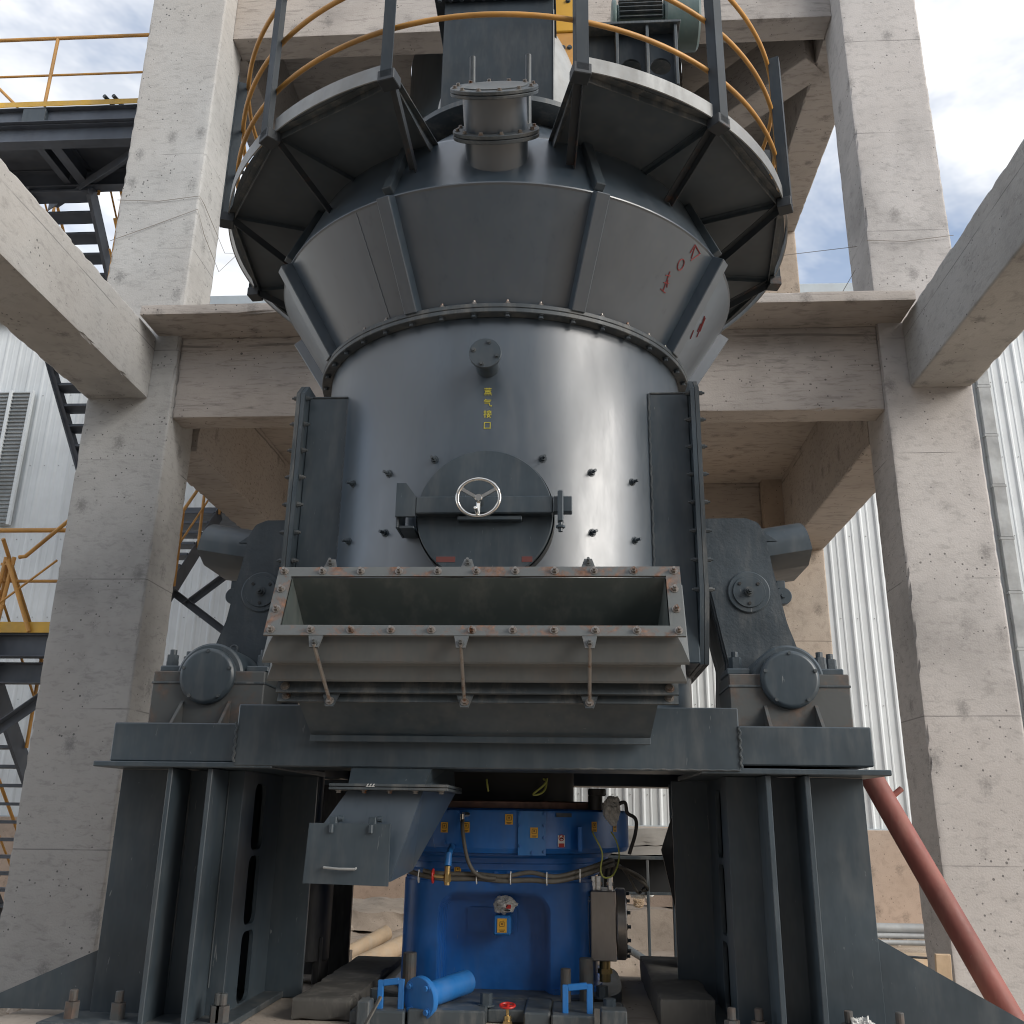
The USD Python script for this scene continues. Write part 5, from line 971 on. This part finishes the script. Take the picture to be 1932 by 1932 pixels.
for xx, yy in ((-7.6, 13.4), (-4.62, 13.4)): part(up, 'tower_post', M().ibeam((xx, yy, 0), (xx, yy, 10.0), 0.16, 0.16, up=(0, 1, 0)), 'stair_steel')
part(up, 'cross_brace', M().angle((-5.0, 11.25, 4.15), (-4.15, 11.4, 3.55), 0.09, 0.008), 'stair_steel')
part(up, 'cross_brace', M().angle((-4.85, 11.3, 4.0), (-4.0, 11.4, 4.75), 0.08, 0.008), 'stair_steel')
ln = thing('stair_landing', 'yellow-edged steel landing at the left edge beside the column', 'landing')
part(ln, 'toe_board', M().box((-9.0, 9.50, 3.315), (-4.98, 9.507, 3.43), 0.001), 'kick_yellow')
part(ln, 'front_beam', M().ibeam((-9.0, 9.62, 3.19), (-4.98, 9.62, 3.19), 0.16, 0.24), 'stair_steel')
part(ln, 'deck', M().box((-9.0, 9.52, 3.311), (-4.98, 10.5, 3.318), 0.001), 'stair_steel')
part(ln, 'under_beam', M().ibeam((-9.0, 9.75, 2.92), (-4.98, 9.75, 2.92), 0.14, 0.22), 'stair_steel')
part(ln, 'top_rail', M().tube([A(-9.0, 9.55, 4.46), A(-5.0, 9.55, 4.46)], 0.026, 10), 'handrail_yellow')
part(ln, 'mid_rail', M().tube([A(-9.0, 9.55, 3.885), A(-5.0, 9.55, 3.885)], 0.018, 8), 'handrail_yellow')
for xx in (-6.14, -6.05, -8.0): part(ln, 'rail_post', M().tube([A(xx - 0.06, 9.50, 3.32), A(xx, 9.50, 4.14)], 0.022, 10), 'handrail_yellow')
part(ln, 'sloping_rail', M().tube([A(-5.97, 9.46, 4.13), A(-5.90, 9.46, 4.14), A(-5.60, 9.46, 4.43), A(-5.3, 9.46, 4.72)], 0.022, 10), 'handrail_yellow')
part(ln, 'sloping_rail', M().tube([A(-6.1, 9.47, 4.10), A(-5.72, 9.47, 3.32)], 0.022, 10), 'handrail_yellow')
part(ln, 'sloping_rail', M().tube([A(-6.12, 9.48, 3.62), A(-5.55, 9.48, 4.1)], 0.012, 8), 'handrail_yellow')
part(ln, 'rail_tie', M().bar((-6.18, 9.49, 4.06), (-6.03, 9.49, 4.06), 0.015, 0.03).bar((-6.2, 9.49, 3.62), (-6.06, 9.49, 3.62), 0.015, 0.03), 'handrail_yellow')
part(ln, 'support_brace', M().angle((-6.6, 9.7, 1.9), (-5.4, 9.7, 2.8), 0.10, 0.01), 'stair_steel')

# ------------------------------------------------------------------ wires tied to the columns
def wire(pts, label): solo('tie_wire', M().tube(np.array(pts, float), 0.0032, 6), 'wire_steel', label, 'wire')
wire([A(-4.965, 8.47, 7.92), A(-4.5, 8.485, 7.90), A(-4.05, 8.48, 7.95), A(-4.04, 8.6, 7.93), A(-4.0, 9.2, 7.7), A(-3.6, 9.1, 7.62)], 'upper rusty wire tied round the left column')
wire([A(-4.97, 8.47, 7.40), A(-4.5, 8.485, 7.60), A(-4.05, 8.48, 7.78), A(-4.04, 8.7, 7.6), A(-4.02, 9.15, 7.42), A(-3.85, 9.15, 7.62), A(-3.4, 9.0, 7.6)], 'lower rusty wire tied slanting round the left column')
wire([A(3.02, 8.48, 7.19), A(3.4, 8.482, 7.17), A(3.88, 8.47, 7.22)], 'thin wire tied round the right column above the slab')
wire([A(2.2, 8.9, 7.3), A(3.02, 8.8, 7.33)], 'thin wire stretched from the right column towards the platform')
wire([A(2.55, 9.3, 6.36), A(2.98, 8.8, 7.05)], 'thin slanting wire beside the right column above the slab')
